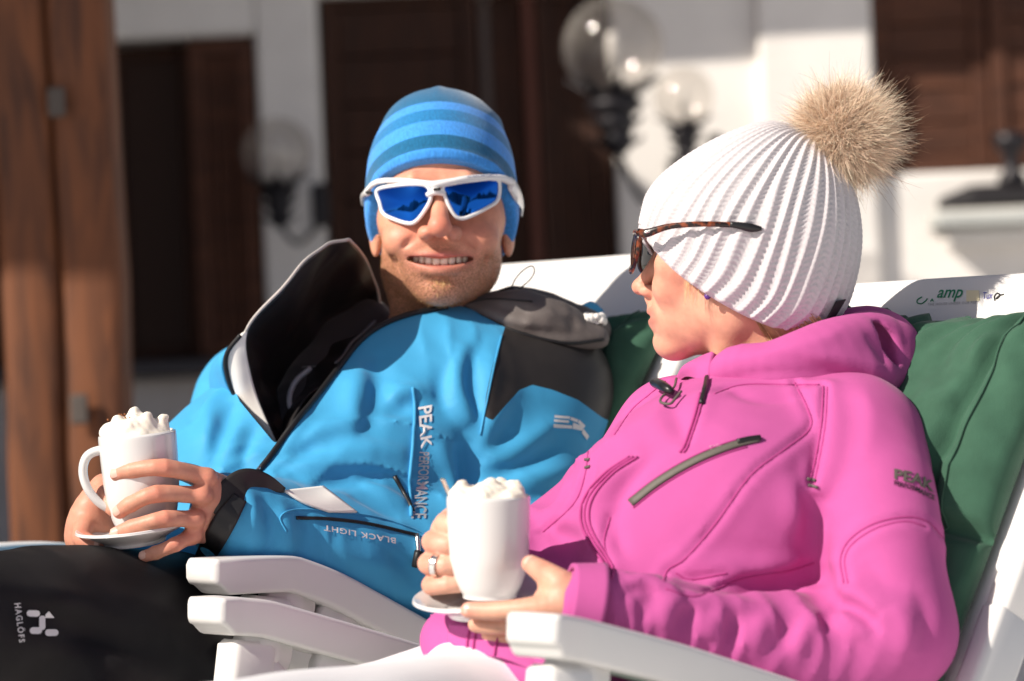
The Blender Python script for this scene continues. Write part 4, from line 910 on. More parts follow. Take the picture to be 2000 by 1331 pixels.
# creases and folds, along what the photograph shows
for pts, h, w in (
    ([(905, 680), (890, 740), (905, 800), (925, 830)], 0.012, 0.013), ([(940, 660), (920, 740), (935, 810)], -0.010, 0.010),
    ([(965, 700), (955, 790), (950, 850)], 0.012, 0.012), ([(880, 700), (860, 760), (870, 800)], -0.008, 0.012),
    ([(760, 780), (790, 765), (830, 760)], 0.010, 0.012), ([(750, 800), (780, 800), (800, 790)], -0.010, 0.010),
    ([(705, 720), (695, 780), (690, 850)], 0.012, 0.020), ([(740, 700), (735, 790), (700, 850)], -0.010, 0.018),
    ([(560, 930), (640, 900), (740, 880), (800, 900)], 0.012, 0.018), ([(570, 960), (650, 940), (760, 930)], -0.008, 0.014),
    ([(700, 940), (760, 970), (800, 990)], 0.010, 0.012), ([(680, 960), (740, 990), (790, 1010)], -0.008, 0.010),
    ([(590, 860), (640, 840), (700, 830)], 0.008, 0.012), ([(560, 890), (600, 880), (660, 880)], -0.006, 0.012),
    ([(850, 860), (880, 920), (890, 980)], 0.008, 0.016), ([(905, 850), (915, 920), (910, 990)], -0.016, 0.014),
    ([(1000, 770), (960, 830), (935, 880)], 0.010, 0.012), ([(1080, 830), (1010, 880), (940, 910)], 0.010, 0.016), ([(1090, 870), (1020, 910), (950, 930)], -0.007, 0.014),
    ([(1140, 900), (1080, 930), (1000, 935)], 0.007, 0.014), ([(1080, 960), (1020, 975), (960, 965)], -0.006, 0.012), ([(1100, 1000), (1040, 1000), (980, 1000)], 0.007, 0.014),
    ([(480, 960), (500, 1010), (495, 1070)], 0.006, 0.010), ([(520, 985), (530, 1030), (525, 1080)], -0.007, 0.008), ([(545, 985), (560, 1030), (550, 1090)], 0.007, 0.010), ([(585, 1000), (600, 1040), (590, 1090)], -0.005, 0.010),
    ([(640, 1060), (700, 1090), (760, 1110)], 0.006, 0.016), ([(760, 1080), (800, 1110), (820, 1150)], -0.006, 0.014), ([(850, 1040), (870, 1080), (860, 1130)], 0.008, 0.016),
    ([(440, 760), (410, 800), (405, 870)], 0.012, 0.016), ([(455, 790), (432, 840), (418, 890)], -0.012, 0.012), ([(470, 830), (450, 880), (430, 930)], 0.008, 0.012),
    ([(500, 830), (480, 880), (470, 925)], -0.006, 0.010), ([(520, 880), (470, 905), (420, 920)], 0.007, 0.011),
    ([(600, 800), (575, 850), (545, 900)], 0.006, 0.012)):
    J.fold(pts, h * 1.3, w * 0.82)
J.wrinkle(P(1030, 930, 3.42), (0.10, 0.10, 0.12), (0.6, 0, 0.9), 0.042, 0.008, 3)
J.wrinkle(P(860, 1090, 3.33), (0.09, 0.1, 0.08), (1, 0, 0.3), 0.036, 0.008, 5)
J.wrinkle(P(560, 1030, 3.22), (0.07, 0.08, 0.07), (1, 0.3, 0), 0.022, 0.005, 6)
J.wrinkle(P(700, 880, 3.36), (0.15, 0.1, 0.11), (0.35, 0, 1), 0.055, 0.009, 8)
J.wrinkle(P(900, 760, 3.43), (0.06, 0.08, 0.11), (1, 0, 0.15), 0.030, 0.008, 9)
J.wrinkle(P(430, 870, 3.55), (0.07, 0.12, 0.10), (0.5, 0, 1), 0.036, 0.008, 12)
J.wrinkle(P(560, 960, 3.32), (0.10, 0.1, 0.07), (-0.5, 0, 1), 0.034, 0.006, 14)
JV, JF = J.mesh(); JT = to_tris(JF)
jx, jy = px_of(JV)
jacket_rest = (JV, JT)
# panels cut out of the shell: black shoulder, black sleeve cuff
SH = [(986, 640), (1060, 640), (1260, 640), (1260, 860), (1175, 815), (1130, 782), (1080, 762), (1040, 752), (1015, 762), (985, 795), (962, 822), (944, 812), (950, 770), (962, 715)]
sd = poly_sd(jx, jy, SH); sd = np.where((JV[:, 1] > 3.75) | (jy > 900), 50.0, sd)
shoulder, shell = cut(JV, JT, sd)
OPEN = [(600, 500), (470, 648), (447, 690), (446, 730), (468, 784), (536, 866), (556, 854), (584, 812), (622, 766), (662, 712), (700, 668), (744, 634), (850, 606), (850, 560), (745, 540)]
ox, oy = px_of(shell[0]); osd = poly_sd(ox, oy, OPEN); osd = np.where(shell[0][:, 1] > 3.72, 50.0, osd); shell = cut(shell[0], shell[1], osd)[1]
jk = raw_obj('jacket', shell[0], shell[1], M_blue); fin(jk, man); jk['label'] = 'bright blue ski jacket, unzipped at the neck'
o = raw_obj('shoulder_panel', shoulder[0], shoulder[1], M_blackp); fin(o, jk); o['label'] = 'black reinforced shoulder panel'
SK = Skin(JV, JT)
def line(pts, r, mat, name, parent, skin, n=40, off=0.0, seg=6):
    q = skin.line(pts, n, off)
    if len(q) < 2: return None
    m = MB(); m.tube(q, r, seg); return m.build(name, mat, parent)
# main zip edge, piping
ZP = [(872, 603), (800, 617), (742, 640), (700, 672), (664, 718), (620, 775), (575, 830), (535, 885), (500, 930)]
line(ZP, 0.0036, M_zip, 'zip', jk, SK, 60, 0.002, 8)
line([(510, 917), (500, 931)], 0.0022, M_chrome, 'zip_slider', jk, SK, 6, 0.004, 8)
line([(272, 1100), (262, 1118), (252, 1138)], 0.0045, M_zip, 'zip', jk, SK, 8, 0.001, 8)
line([(262, 1118), (254, 1134)], 0.0024, M_chrome, 'zip_slider', jk, SK, 5, 0.005, 8)
# chest pocket flap edge with lettering
line([(806, 758), (810, 800), (806, 870), (800, 940), (803, 1010)], 0.0022, M_blue, 'pocket_seam', jk, SK, 40, 0.001)
line([(980, 655), (965, 715), (950, 790), (938, 850)], 0.0012, M_blue, 'seam', jk, SK, 30, 0.0006)
# sleeve pocket
line([(578, 1012), (640, 1014), (720, 1024), (815, 1046)], 0.0022, M_zip, 'sleeve_pocket_zip', jk, SK, 40, 0.0005)
line([(812, 1046), (814, 1066), (815, 1082)], 0.0030, M_chrome, 'zip_slider', jk, SK, 6, 0.003)
line([(815, 1078), (813, 1092), (812, 1104)], 0.0055, M_zip, 'zip_pull', jk, SK, 6, 0.004)
line([(560, 1040), (548, 1010), (580, 996), (660, 1000), (740, 1012), (822, 1040), (838, 1062)], 0.0011, M_blue, 'seam', jk, SK, 50, 0.0006)
line([(770, 930), (800, 985), (806, 1000)], 0.0028, M_zip, 'pocket_zip', jk, SK, 10, 0.0005)
decal('lettering', 'PEAK', [(843, 792), (843, 878), (822, 878), (816, 792)], SK, M_printw, jk, 0.0012, bold=0.02, font_shear=-0.2)
decal('lettering', 'PERFORMANCE', [(838, 884), (836, 940), (832, 1014), (802, 1014), (814, 940), (818, 884)], SK, M_prints, jk, 0.0012, bold=0.015)
decal('lettering', 'BLACK LIGHT', [(772, 1063), (632, 1037), (632, 1026), (772, 1052)], SK, M_printw, jk, 0.0012, bold=0.02, spacing=1.15)
# sleeve emblem: stacked bars and strokes
def bars(rects, skin, mat, parent, name, off=0.0012):
    for q in rects:
        G = []
        for v in np.linspace(0, 1, 4):
            row = []
            for u in np.linspace(0, 1, 6):
                a = (np.array(q[0]) * (1 - u) + np.array(q[1]) * u) * (1 - v) + (np.array(q[3]) * (1 - u) + np.array(q[2]) * u) * v; row.append(skin.at(a[0], a[1], off))
            G.append(row)
        if any(p is None for r in G for p in r): continue
        m = MB(); m.grid(np.array(G)); m.build(name, mat, parent)
bars([[(1082, 812), (1112, 814), (1112, 819), (1082, 817)], [(1081, 820), (1110, 822), (1110, 827), (1081, 825)], [(1080, 829), (1116, 832), (1116, 838), (1080, 836)],
      [(1114, 815), (1128, 820), (1126, 826), (1113, 821)], [(1118, 826), (1138, 834), (1136, 842), (1117, 838)], [(1130, 820), (1142, 832), (1138, 838), (1127, 826)], [(1138, 838), (1149, 852), (1145, 860), (1135, 846)]], SK, M_printw, jk, 'emblem')
# inner garment and collar wings -------------------------------------------------
def wing(name, ctrl, mat, thick, parent, m=40, n=40, rip=0.0, seed=0):
    G = surf([[P(*c) for c in row] for row in ctrl], m, n)
    if rip:
        du = np.gradient(G, axis=1); dv = np.gradient(G, axis=0); N = np.cross(du, dv); N /= np.linalg.norm(N, axis=2)[..., None]; e = np.minimum(1, 6 * np.minimum.outer(np.minimum(np.linspace(0, 1, m), 1 - np.linspace(0, 1, m)) + 0.08, np.ones(n)))
        G = G + N * (rip * wob(G, 55, seed, 3) * e)[..., None]
    b = MB(); b.grid(G, thick); o = b.build(name, mat, parent); return o, G
# black lining of the open right front, from the outer edge (left) to the neck
wl, GL = wing('collar_lining', [
    [(682, 468, 3.47), (708, 500, 3.56), (735, 560, 3.64), (744, 605, 3.66)],
    [(612, 500, 3.40), (655, 542, 3.54), (705, 590, 3.65), (738, 630, 3.63)],
    [(545, 562, 3.37), (598, 606, 3.53), (650, 640, 3.60), (700, 668, 3.57)],
    [(483, 645, 3.385), (540, 688, 3.51), (590, 710, 3.555), (662, 716, 3.49)],
    [(486, 720, 3.40), (530, 750, 3.49), (570, 770, 3.52), (622, 770, 3.455)],
    [(508, 790, 3.41), (535, 808, 3.46), (560, 815, 3.48), (584, 816, 3.425)],
    [(541, 868, 3.405), (546, 866, 3.42), (551, 862, 3.42), (556, 856, 3.405)]], M_lining, 0.004, jk, 70, 60, 0.0055, 3)
wh, GWh = wing('collar_trim', [
    [(484, 640, 3.384), (478, 648, 3.383), (470, 655, 3.386)],
    [(480, 672, 3.388), (462, 676, 3.388), (444, 690, 3.394)],
    [(486, 715, 3.398), (466, 728, 3.398), (444, 730, 3.406)],
    [(505, 782, 3.408), (484, 790, 3.409), (466, 785, 3.418)],
    [(541, 868, 3.403), (538, 868, 3.404), (534, 866, 3.408)]], M_white, 0.003, jk, 40, 12)
wb, GB = wing('collar_outer', [
    [(478, 660, 3.41), (478, 668, 3.52), (495, 695, 3.64)],
    [(443, 690, 3.398), (424, 705, 3.48), (440, 715, 3.62)],
    [(442, 732, 3.409), (412, 748, 3.48), (425, 770, 3.62)],
    [(464, 787, 3.420), (438, 795, 3.48), (450, 815, 3.60)],
    [(534, 866, 3.410), (518, 872, 3.44), (510, 875, 3.54)]], M_blue, 0.004, jk, 60, 24, 0.002, 9)
m = MB(); m.tube(GWh[:, -1] + V3((0, -0.003, 0)), 0.0028, 8); m.build('collar_piping', M_zip, jk)
m = MB(); m.tube(GL[:36, 0] + V3((0, -0.003, 0)), 0.0018, 8); m.build('collar_piping', mk('pale_edge', (0.45, 0.42, 0.40), 0.6), jk)
m = MB(); m.tube(GL[0, :] + V3((0, -0.002, 0)), 0.0018, 8); m.build('collar_piping', mk('pale_edge2', (0.45, 0.42, 0.40), 0.6), jk)
m = MB(); m.tube(GL[6:34, -4] + V3((0, -0.006, 0)), 0.0022, 8); m.build('inner_zip', mk('grey_zip', (0.16, 0.15, 0.17), 0.4), jk)
# inner fleece with grey zip and red tab
FI = Field((-0.40, 3.36, 0.72), (0.0, 3.72, 1.0), 0.005)
FI.chain([P(700, 650, 3.665), P(640, 720, 3.60), P(590, 790, 3.52), P(555, 840, 3.47)], [0.045, 0.048, 0.036, 0.014], k=0.01, n=10)
FI.apply(lambda X, Y, Z: -0.003 * wob(np.stack(np.broadcast_arrays(X, Y, Z), -1), 60, 8, 2))
V, F = FI.mesh(); fl_ = raw_obj('fleece', V, F, mk('black_fleece', (0.035, 0.030, 0.034), 0.85, sheen=0.2, bump=0.4, bscale=500)); fin(fl_, man); fl_['label'] = 'black fleece worn under the jacket'
SF = Skin(V, to_tris(F))
line([(606, 722), (578, 748), (566, 780), (570, 815)], 0.0036, mk('zip_grey', (0.45, 0.44, 0.48), 0.4), 'zip', fl_, SF, 24, 0.002)
line([(590, 720), (612, 718), (640, 722)], 0.0012, mk('zip_grey2', (0.10, 0.10, 0.11), 0.4), 'seam', fl_, SF, 14, 0.002)
line([(624, 738), (634, 731)], 0.0040, mk('red_tab', (0.55, 0.02, 0.05), 0.5), 'zip_tab', fl_, SF, 4, 0.003)
# folded hood lying on the left shoulder
HD = Field((-0.16, 3.40, 0.84), (0.18, 3.80, 1.02), 0.0036)
HD.chain([P(868, 605, 3.56), P(930, 607, 3.555), P(1000, 618, 3.54), P(1080, 632, 3.54), P(1150, 645, 3.555)], [0.012, 0.022, 0.030, 0.030, 0.018], k=0.012, n=14)
HD.chain([P(900, 612, 3.60), P(1000, 612, 3.60), P(1100, 628, 3.60), P(1165, 640, 3.60)], [0.02, 0.032, 0.030, 0.018], k=0.02, n=10)
HD.chain([P(1010, 648, 3.53), P(1090, 662, 3.525), P(1172, 660, 3.545)], [0.008, 0.011, 0.010], k=0.012, n=8)
HD.apply(lambda X, Y, Z: -0.003 * wob(np.stack(np.broadcast_arrays(X, Y, Z), -1), 60, 14, 2))
for pts, h, w in (([(930, 600), (990, 625), (1060, 640)], 0.005, 0.006), ([(950, 590), (1010, 605), (1080, 610)], -0.005, 0.006), ([(1020, 590), (1060, 610), (1120, 618)], 0.005, 0.006), ([(1000, 640), (1080, 652), (1160, 655)], -0.006, 0.005), ([(1080, 600), (1110, 622), (1130, 645)], -0.005, 0.006), ([(890, 600), (930, 618), (990, 640)], -0.004, 0.005)):
    HD.fold(pts, h, w)
V, F = HD.mesh(); hd = raw_obj('hood', V, F, M_hood); fin(hd, jk); hd['label'] = 'dark grey hood folded over the shoulder'
SH_ = Skin(V, to_tris(F))
line([(905, 600), (1000, 644), (1100, 670), (1178, 664)], 0.0022, M_zip, 'hood_edge', jk, SH_, 40, 0.001)
line([(900, 596), (960, 585), (1040, 590)], 0.0010, M_zip, 'hood_seam', jk, SH_, 20, 0.001)
# blue back of the hood, white fur snow bit, cord and toggles
w3, _g = wing('hood_back', [[(1128, 600, 3.60), (1150, 592, 3.62), (1172, 606, 3.63)], [(1150, 650, 3.60), (1170, 650, 3.61), (1186, 655, 3.63)], [(1150, 700, 3.60), (1166, 715, 3.61), (1176, 735, 3.63)]], M_blue, 0.01, jk, 16, 10)
sn = MB()
for k in range(26):
    c = P(1160 + rnd.uniform(-20, 20), 624 + rnd.uniform(-6, 7), 3.55 + rnd.uniform(-0.012, 0.012)); sn.ellipsoid(c, rnd.uniform(0.0035, 0.007), seg=8, rings=6)
o = sn.build('snow_clump', mk('clump_white', (0.8, 0.78, 0.74), 0.8), None); tag(o, 'small white clump of snow on the dark hood edge', 'snow')
def ctube(pts, r, name, mat, parent, n=30, closed=False):
    m = MB(); p = np.array([P(*q) for q in pts]); m.tube(croc(p, n) if closed else crom(p, n), r, 8, closed=closed); return m.build(name, mat, parent)
ctube([(996, 574, 3.55), (1004, 550, 3.55), (1020, 530, 3.55), (1038, 520, 3.552), (1044, 530, 3.552), (1034, 548, 3.55), (1012, 566, 3.55), (1000, 576, 3.55)], 0.0009, 'drawcord', M_zip, jk, 44)
m = MB(); m.tube(crom([P(978, 574, 3.55), P(994, 570, 3.55), P(1010, 574, 3.55)], 6), [0.004, 0.0055, 0.006, 0.006, 0.0055, 0.004], 10); m.build('toggle', M_black, jk)
m = MB(); m.tube(crom([P(898, 634, 3.515), P(912, 630, 3.51), P(926, 627, 3.515)], 6), [0.003, 0.005, 0.006, 0.006, 0.005, 0.003], 10); m.build('toggle', M_black, jk)
# cuff: black strap and rib band round the wrist, white gusset
def ringband(c0, c1, r0, r1, name, mat, parent, a0=0, a1=360, n=60, th=0.003, squash=1.0):
    ax = nrm(c1 - c0); u = nrm(np.cross(ax, (0, 1, 0))); v = np.cross(ax, u); G = []
    for t in np.linspace(0, 1, 8):
        row = []
        for a in np.radians(np.linspace(a0, a1, n)): row.append(c0 + (c1 - c0) * t + (u * math.cos(a) + v * math.sin(a) * squash) * (r0 + (r1 - r0) * t))
        G.append(row)
    m = MB(); m.grid(np.array(G), th); return m.build(name, mat, parent)
cw0, cw1 = P(418, 1015, 3.245), P(470, 1012, 3.26)

def strap(ctr, w, name, mat, parent, n=40):
    p = crom(np.array([SK.at(c[0], c[1], 0.0035, P(*c)) for c in ctr]), n); T = np.gradient(p, axis=0); Wd = np.cross(T, (0, 1, 0)); Wd /= np.linalg.norm(Wd, axis=1)[:, None]
    ws = crom(np.array(w, float)[:, None], n); G = np.stack([p + Wd * ws * s for s in np.linspace(-1, 1, 8)], 1); m = MB(); m.grid(G, 0.004); return m.build(name, mat, parent)
strap([(552, 962, 3.235), (515, 948, 3.212), (480, 946, 3.200), (455, 962, 3.192), (434, 985, 3.190), (420, 1003, 3.194)], [0.003, 0.010, 0.0145, 0.0155, 0.014, 0.012], 'cuff_strap', M_blackp, jk)
strap([(470, 975, 3.200), (445, 1010, 3.196), (420, 1055, 3.200), (398, 1095, 3.214)], [0.008, 0.012, 0.012, 0.010], 'cuff_velcro', M_zip, jk)
gq = lambda a, b: SK.at(a, b, 0.003, P(a, b, 3.23))
m = MB(); m.grid(surf([[gq(553, 963), gq(590, 960), gq(630, 956)], [gq(590, 985), gq(625, 985), gq(655, 975)], [gq(640, 1003), gq(668, 1004), gq(694, 1004)]], 16, 14), 0.003); m.build('white_gusset', M_white, jk)
decal('lettering', 'PEAK', [(452, 978), (486, 950), (492, 958), (458, 988)], Skin(np.array([v.co[:] for v in bpy.data.objects['cuff_strap'].data.vertices]) if False else JV, JT), M_zip, jk, 0.0012) if False else None
# trousers
TR = Field((-0.80, 2.7, 0.36), (-0.05, 3.62, 0.78), 0.006)
for s, dz in ((0, 0), (1, 0)):
    o_ = -LMn * 0.19 * s
    TR.chain([P(560, 1280, 3.42) + o_, P(300, 1262, 3.24) + o_, P(60, 1240, 3.08) + o_, P(-180, 1250, 2.92) + o_], [0.118, 0.104, 0.094, 0.080], k=0.03, n=10)
TR.chain([P(560, 1390, 3.36), P(380, 1385, 3.22), P(150, 1370, 3.06)], [0.085, 0.085, 0.08], k=0.03, n=6)
TR.apply(lambda X, Y, Z: -0.004 * wob(np.stack(np.broadcast_arrays(X, Y, Z), -1), 20, 21, 3))
for pts, h, w in (([(20, 1150), (180, 1190), (330, 1250)], 0.007, 0.02), ([(20, 1180), (160, 1230), (300, 1300)], -0.006, 0.018), ([(200, 1160), (320, 1200), (440, 1250)], 0.006, 0.018), ([(60, 1260), (200, 1290), (330, 1320)], 0.006, 0.02)):
    TR.fold(pts, h * 1.8, w)
V, F = TR.mesh(); tro = raw_obj('trousers', V, F, M_trou); fin(tro, man); tro['label'] = 'black ski trousers'
ST = Skin(V, to_tris(F))
decal('lettering', 'HAGLÖFS', [(42, 1178), (50, 1254), (36, 1256), (26, 1180)], ST, M_printw, tro, 0.0012, bold=0.015, spacing=1.3)
def pill(a, b, r, skin, mat, parent, name='emblem', cut_=False):
    a = np.array(a, float); b = np.array(b, float); d = (b - a) / np.linalg.norm(b - a); n_ = np.array((-d[1], d[0])); th = np.linspace(-90, 90, 8)
    o = [b + r * (d * math.cos(math.radians(t)) + n_ * math.sin(math.radians(t))) for t in th] + [a - r * (d * math.cos(math.radians(t)) + n_ * math.sin(math.radians(t))) for t in th]
    if cut_: o = [a - n_ * r, b + d * r * 1.0 + n_ * r * 0.9, a + n_ * r - d * r, a - d * r]
    p = [skin.at(q[0], q[1], 0.0012) for q in o]
    if any(q is None for q in p): return
    raw = raw_obj(name, np.array(p), [tuple(range(len(p)))], mat, None, False); fin(raw, parent)
pill((57, 1199), (70, 1199), 6.5, ST, M_printw, tro); pill((94, 1201), (98, 1201), 7.0, ST, M_printw, tro, cut_=True); pill((81, 1209), (81, 1226), 6.0, ST, M_printw, tro); pill((63, 1233), (74, 1233), 6.5, ST, M_printw, tro); pill((93, 1237), (106, 1237), 6.5, ST, M_printw, tro)
line([(430, 1262), (470, 1256), (530, 1262)], 0.0035, mk('brass_zip', (0.40, 0.26, 0.16), 0.4, metal=0.6), 'pocket_zip', tro, ST, 16, 0.001)
line([(428, 1256), (426, 1272), (424, 1284)], 0.0035, M_chrome, 'zip_slider', tro, ST, 6, 0.003)
# hands -----------------------------------------------------------------------
def handfield(lo, hi, h=0.0016): return Field(lo, hi, h)
def finger(Fd, pts, r0=0.0092, r1=0.0072, k=0.004, kn=True):
    p = np.array([P(*q) for q in pts]); n = 4 * (len(p) - 1) + 1; q = crom(p, n); t = np.linspace(0, 1, n); r = r0 + (r1 - r0) * t
    if kn:
        for i in range(1, len(p) - 1): r += 0.0009 * np.exp(-((t - i / (len(p) - 1)) / 0.07) ** 2)
    Fd.chain(q, r, k=k); return q, r
def hand_tone(V, base=(0.60, 0.29, 0.20), knuck=(), tips=()):
    t = np.tile(V3(base), (len(V), 1))
    for c in knuck: t = blend(t, 0.6 * gauss(V, c, 0.011), (0.58, 0.19, 0.13))
    for c in tips: t = blend(t, 0.6 * gauss(V, c, 0.010), (0.60, 0.23, 0.18))
    return t
def nail(Vq, tip, prev, r, mat, parent, face=(0, -1, 0)):
    """oval nail plate on the finger's outer side"""
    d = nrm(tip - prev); f = V3(face); f = nrm(f - d * f.dot(d)); s_ = np.cross(d, f); G = []
    for v in np.linspace(-1, 1, 7):
        row = []
        for u in np.linspace(-1, 1, 7):
            w = math.sqrt(max(0, 1 - abs(v) ** 3)) * 0.68 * r; a = u * w
            row.append(tip + d * (v * r * 0.72 - r * 0.12) + s_ * a + f * (math.sqrt(max(1e-9, (r * 1.03) ** 2 - a * a)) + 0.0002 - (0.0012 if v > 0.8 else 0)))
        G.append(row)
    m = MB(); m.grid(np.array(G)); return m.build('fingernail', mat, parent)
M_nail = mk('nail', (0.70, 0.44, 0.36), 0.28)
# left hand across the front of the mug
MUGY = 3.20
A = Field(P(120, 880, 3.08) * V3((1, 1, 0)) + V3((-0.02, 0, 0.60)), P(520, 900, 3.36) * V3((1, 1, 0)) + V3((0.02, 0, 0.80)), 0.0017)
fg = [[(404, 933, 3.180), (322, 914, 3.152), (258, 919, 3.158), (229, 927, 3.166)],
      [(394, 968, 3.172), (306, 965, 3.146), (254, 986, 3.154), (234, 1000, 3.160)],
      [(380, 1015, 3.172), (322, 1014, 3.144), (258, 1031, 3.150), (228, 1043, 3.156)],
      [(376, 1046, 3.180), (342, 1064, 3.156), (304, 1080, 3.158), (282, 1087, 3.162)]]
rad = [(0.0096, 0.0080), (0.0094, 0.0078), (0.0092, 0.0078), (0.0080, 0.0066)]
# back of the hand
A.chain([P(404, 936, 3.186), P(450, 972, 3.225)], [0.0115, 0.020], k=0.012)
A.chain([P(394, 968, 3.178), P(452, 990, 3.222)], [0.012, 0.021], k=0.012)
A.chain([P(381, 1014, 3.180), P(452, 1010, 3.226)], [0.012, 0.021], k=0.012)
A.chain([P(378, 1044, 3.188), P(450, 1030, 3.232)], [0.010, 0.019], k=0.012)
A.chain([P(440, 1000, 3.225), P(520, 1012, 3.275)], [0.024, 0.022], k=0.02)
tips = []; kn = []
for q_, (a, b) in zip(fg, rad):
    finger(A, q_, a, b, 0.005); tips.append((P(*q_[3]), P(*q_[2]), b)); kn += [P(*q_[0]) + V3((0, -0.01, 0)), P(*q_[1]) + V3((0, -0.009, 0))]
for q_ in fg:
    c = P(*q_[1]); A.ridge([c + V3((0.0, -0.0095, 0.006)), c + V3((0.0, -0.0095, -0.006))], -0.0008, 0.0018)
    c = P(*q_[0]); A.ell(c + V3((0.002, -0.006, 0)), 0.0085, k=0.008)
    e = P(*q_[2]); A.ridge([e + V3((0, -0.008, 0.005)), e + V3((0, -0.008, -0.005))], -0.0006, 0.0015)
for i in range(4): A.ridge([P(*fg[i][0]) + V3((0.006, -0.011, 0)), P(445, 980 + 12 * i, 3.205)], 0.0012, 0.004)
A.chain([P(452, 985, 3.235), P(420, 950, 3.235), P(370, 925, 3.247), P(330, 918, 3.252)], [0.018, 0.014, 0.011, 0.009], k=0.008, n=9)   # thumb behind the mug
V, F = A.mesh(); man_skin.append((V, F, hand_tone(V, knuck=kn, tips=[t[0] for t in tips]), np.zeros(len(V))))
for t, p_, r in tips: nail(None, t, p_, r, M_nail, man, (-0.35, -1, 0.35))
# right hand holding the saucer's far edge
A = Field(P(100, 900, 3.10) * V3((1, 1, 0)) + V3((-0.02, 0, 0.58)), P(350, 900, 3.36) * V3((1, 1, 0)) + V3((0.03, 0, 0.80)), 0.0018)
A.chain([P(205, 955, 3.235), P(176, 1000, 3.235), P(170, 1050, 3.24)], [0.017, 0.020, 0.022], k=0.02, n=8)
A.chain([P(185, 1040, 3.245), P(215, 1100, 3.28)], [0.026, 0.027], k=0.02)
A.chain([P(200, 955, 3.225), P(206, 975, 3.205), P(222, 996, 3.190)], [0.012, 0.0105, 0.008], k=0.008, n=8)
A.chain([P(165, 1030, 3.215), P(160, 1052, 3.200), P(178, 1062, 3.190), P(196, 1064, 3.188)], [0.0115, 0.0105, 0.0095, 0.0082], k=0.006, n=10)
A.chain([P(182, 1070, 3.22), P(205, 1088, 3.205), P(245, 1090, 3.198)], [0.0105, 0.0095, 0.008], k=0.005, n=8)
A.chain([P(205, 1090, 3.23), P(232, 1104, 3.215), P(266, 1098, 3.205)], [0.010, 0.009, 0.0075], k=0.005, n=8)
A.chain([P(215, 1085, 3.25), P(260, 1108, 3.235), P(290, 1100, 3.225)], [0.0095, 0.0085, 0.0075], k=0.005, n=8)
V, F = A.mesh(); man_skin.append((V, F, hand_tone(V, (0.58, 0.27, 0.185), knuck=[P(160, 1045, 3.19)], tips=[P(196, 1064, 3.18)]), np.zeros(len(V))))
nail(None, P(192, 1064, 3.188), P(178, 1062, 3.190), 0.0084, M_nail, man, (0, -1, 0.3))
# arms and trunk inside the clothes
A = Field((-0.62, 3.1, 0.48), (0.16, 3.85, 1.06), 0.010)
A.chain([P(860, 690, 3.66), P(800, 780, 3.62), P(640, 930, 3.54), P(470, 1090, 3.46)], [0.07, 0.09, 0.095, 0.09], k=0.05, n=8)
A.chain([P(880, 740, 3.65), P(1040, 795, 3.60), P(1022, 900, 3.53), P(950, 1050, 3.45), P(885, 1098, 3.395), P(700, 1078, 3.33), P(520, 1012, 3.27)], [0.05, 0.042, 0.04, 0.038, 0.036, 0.034, 0.026], k=0.03)
A.chain([P(800, 770, 3.66), P(540, 810, 3.70), P(450, 900, 3.62), P(385, 1010, 3.53), P(215, 1100, 3.28)], [0.05, 0.042, 0.038, 0.034, 0.026], k=0.03)
V, F = A.mesh(); man_skin.append((V, F, hand_tone(V), np.zeros(len(V))))
# ------------------------------------------------------------------ the woman: head, hat, glasses
wom = empty('person', P(1150, 1300, 2.95) * V3((1, 1, 0)), 'person in pink hooded jacket and white pompom hat looking away with a mug', 'person')
WYd = 3.10; wf_ = frame(1450, 480, WYd)
YAW = math.radians(17)
RY = np.array(((math.cos(YAW), math.sin(YAW), 0), (-math.sin(YAW), math.cos(YAW), 0), (0, 0, 1)))      # face turned away from the camera
def wh(v): return wf_(np.asarray(v, float) @ RY.T)
H = Field((-235, -165, -330), (215, 165, 220), 2.6)
H.ell((14, 0, 55), (168, 136, 148), k=10)
H.ell((-62, 0, -40), (112, 106, 128), k=30)
H.ell((-66, 0, -132), (96, 84, 82), k=34)
for s in (-1, 1):
    H.ell((-10, s * 82, -128), (44, 26, 44), k=40)
    H.ell((-112, s * 82, -38), (44, 30, 34), k=28)
    H.ell((-130, s * 56, -84), (36, 36, 34), k=24)
    H.chain([(-152, s * 14, 14), (-150, s * 50, 16), (-126, s * 84, 6)], [15, 16, 15], k=18)
H.ell((-136, 0, -196), (38, 42, 30), k=26)
H.ell((-136, 0, -136), (46, 60, 54), k=26)
H.chain([(-184, 0, -102), (-174, 0, -124)], [13, 12], k=14)
H.chain([(-160, 0, -160), (-158, 0, -185)], [18, 18], k=18)
for s in (-1, 1): H.ell((-172, s * 52, -20), (22, 32, 18), k=18, mode='sub')
H.chain([(-154, 0, 4), (-168, 0, -22), (-186, 0, -52), (-202, 0, -76)], [13, 13, 14, 15], k=14, n=9)
H.ell((-206, 0, -80), (17, 17, 15), k=9)
for s in (-1, 1): H.ell((-184, s * 20, -88), (20, 12, 12), k=9)
for s in (-1, 1): H.ell((-200, s * 10, -98), (10, 6, 6), k=4, mode='sub')
H.chain([(-150, -52, -130), (-172, -26, -130), (-182, 0, -128), (-172, 26, -130), (-150, 52, -130)], [4, 8, 9, 8, 4], k=9, n=19)
H.chain([(-148, -48, -138), (-168, -26, -146), (-178, 0, -149), (-168, 26, -146), (-148, 48, -138)], [4, 8, 10, 8, 4], k=9, n=19)
H.ridge([(-146, -56, -133), (-172, -28, -138), (-187, 0, -138), (-172, 28, -138), (-146, 56, -133)], -5, 4.5, n=19)
for s in (-1, 1):
    H.ridge([(-178, s * 32, -86), (-160, s * 54, -112), (-140, s * 64, -136)], -4, 8, n=10)
    H.ell((16, s * 116, -30), (22, 10, 34), k=8)
H.ridge([(-164, -30, -170), (-172, 0, -172), (-164, 30, -170)], -5, 10, n=8)
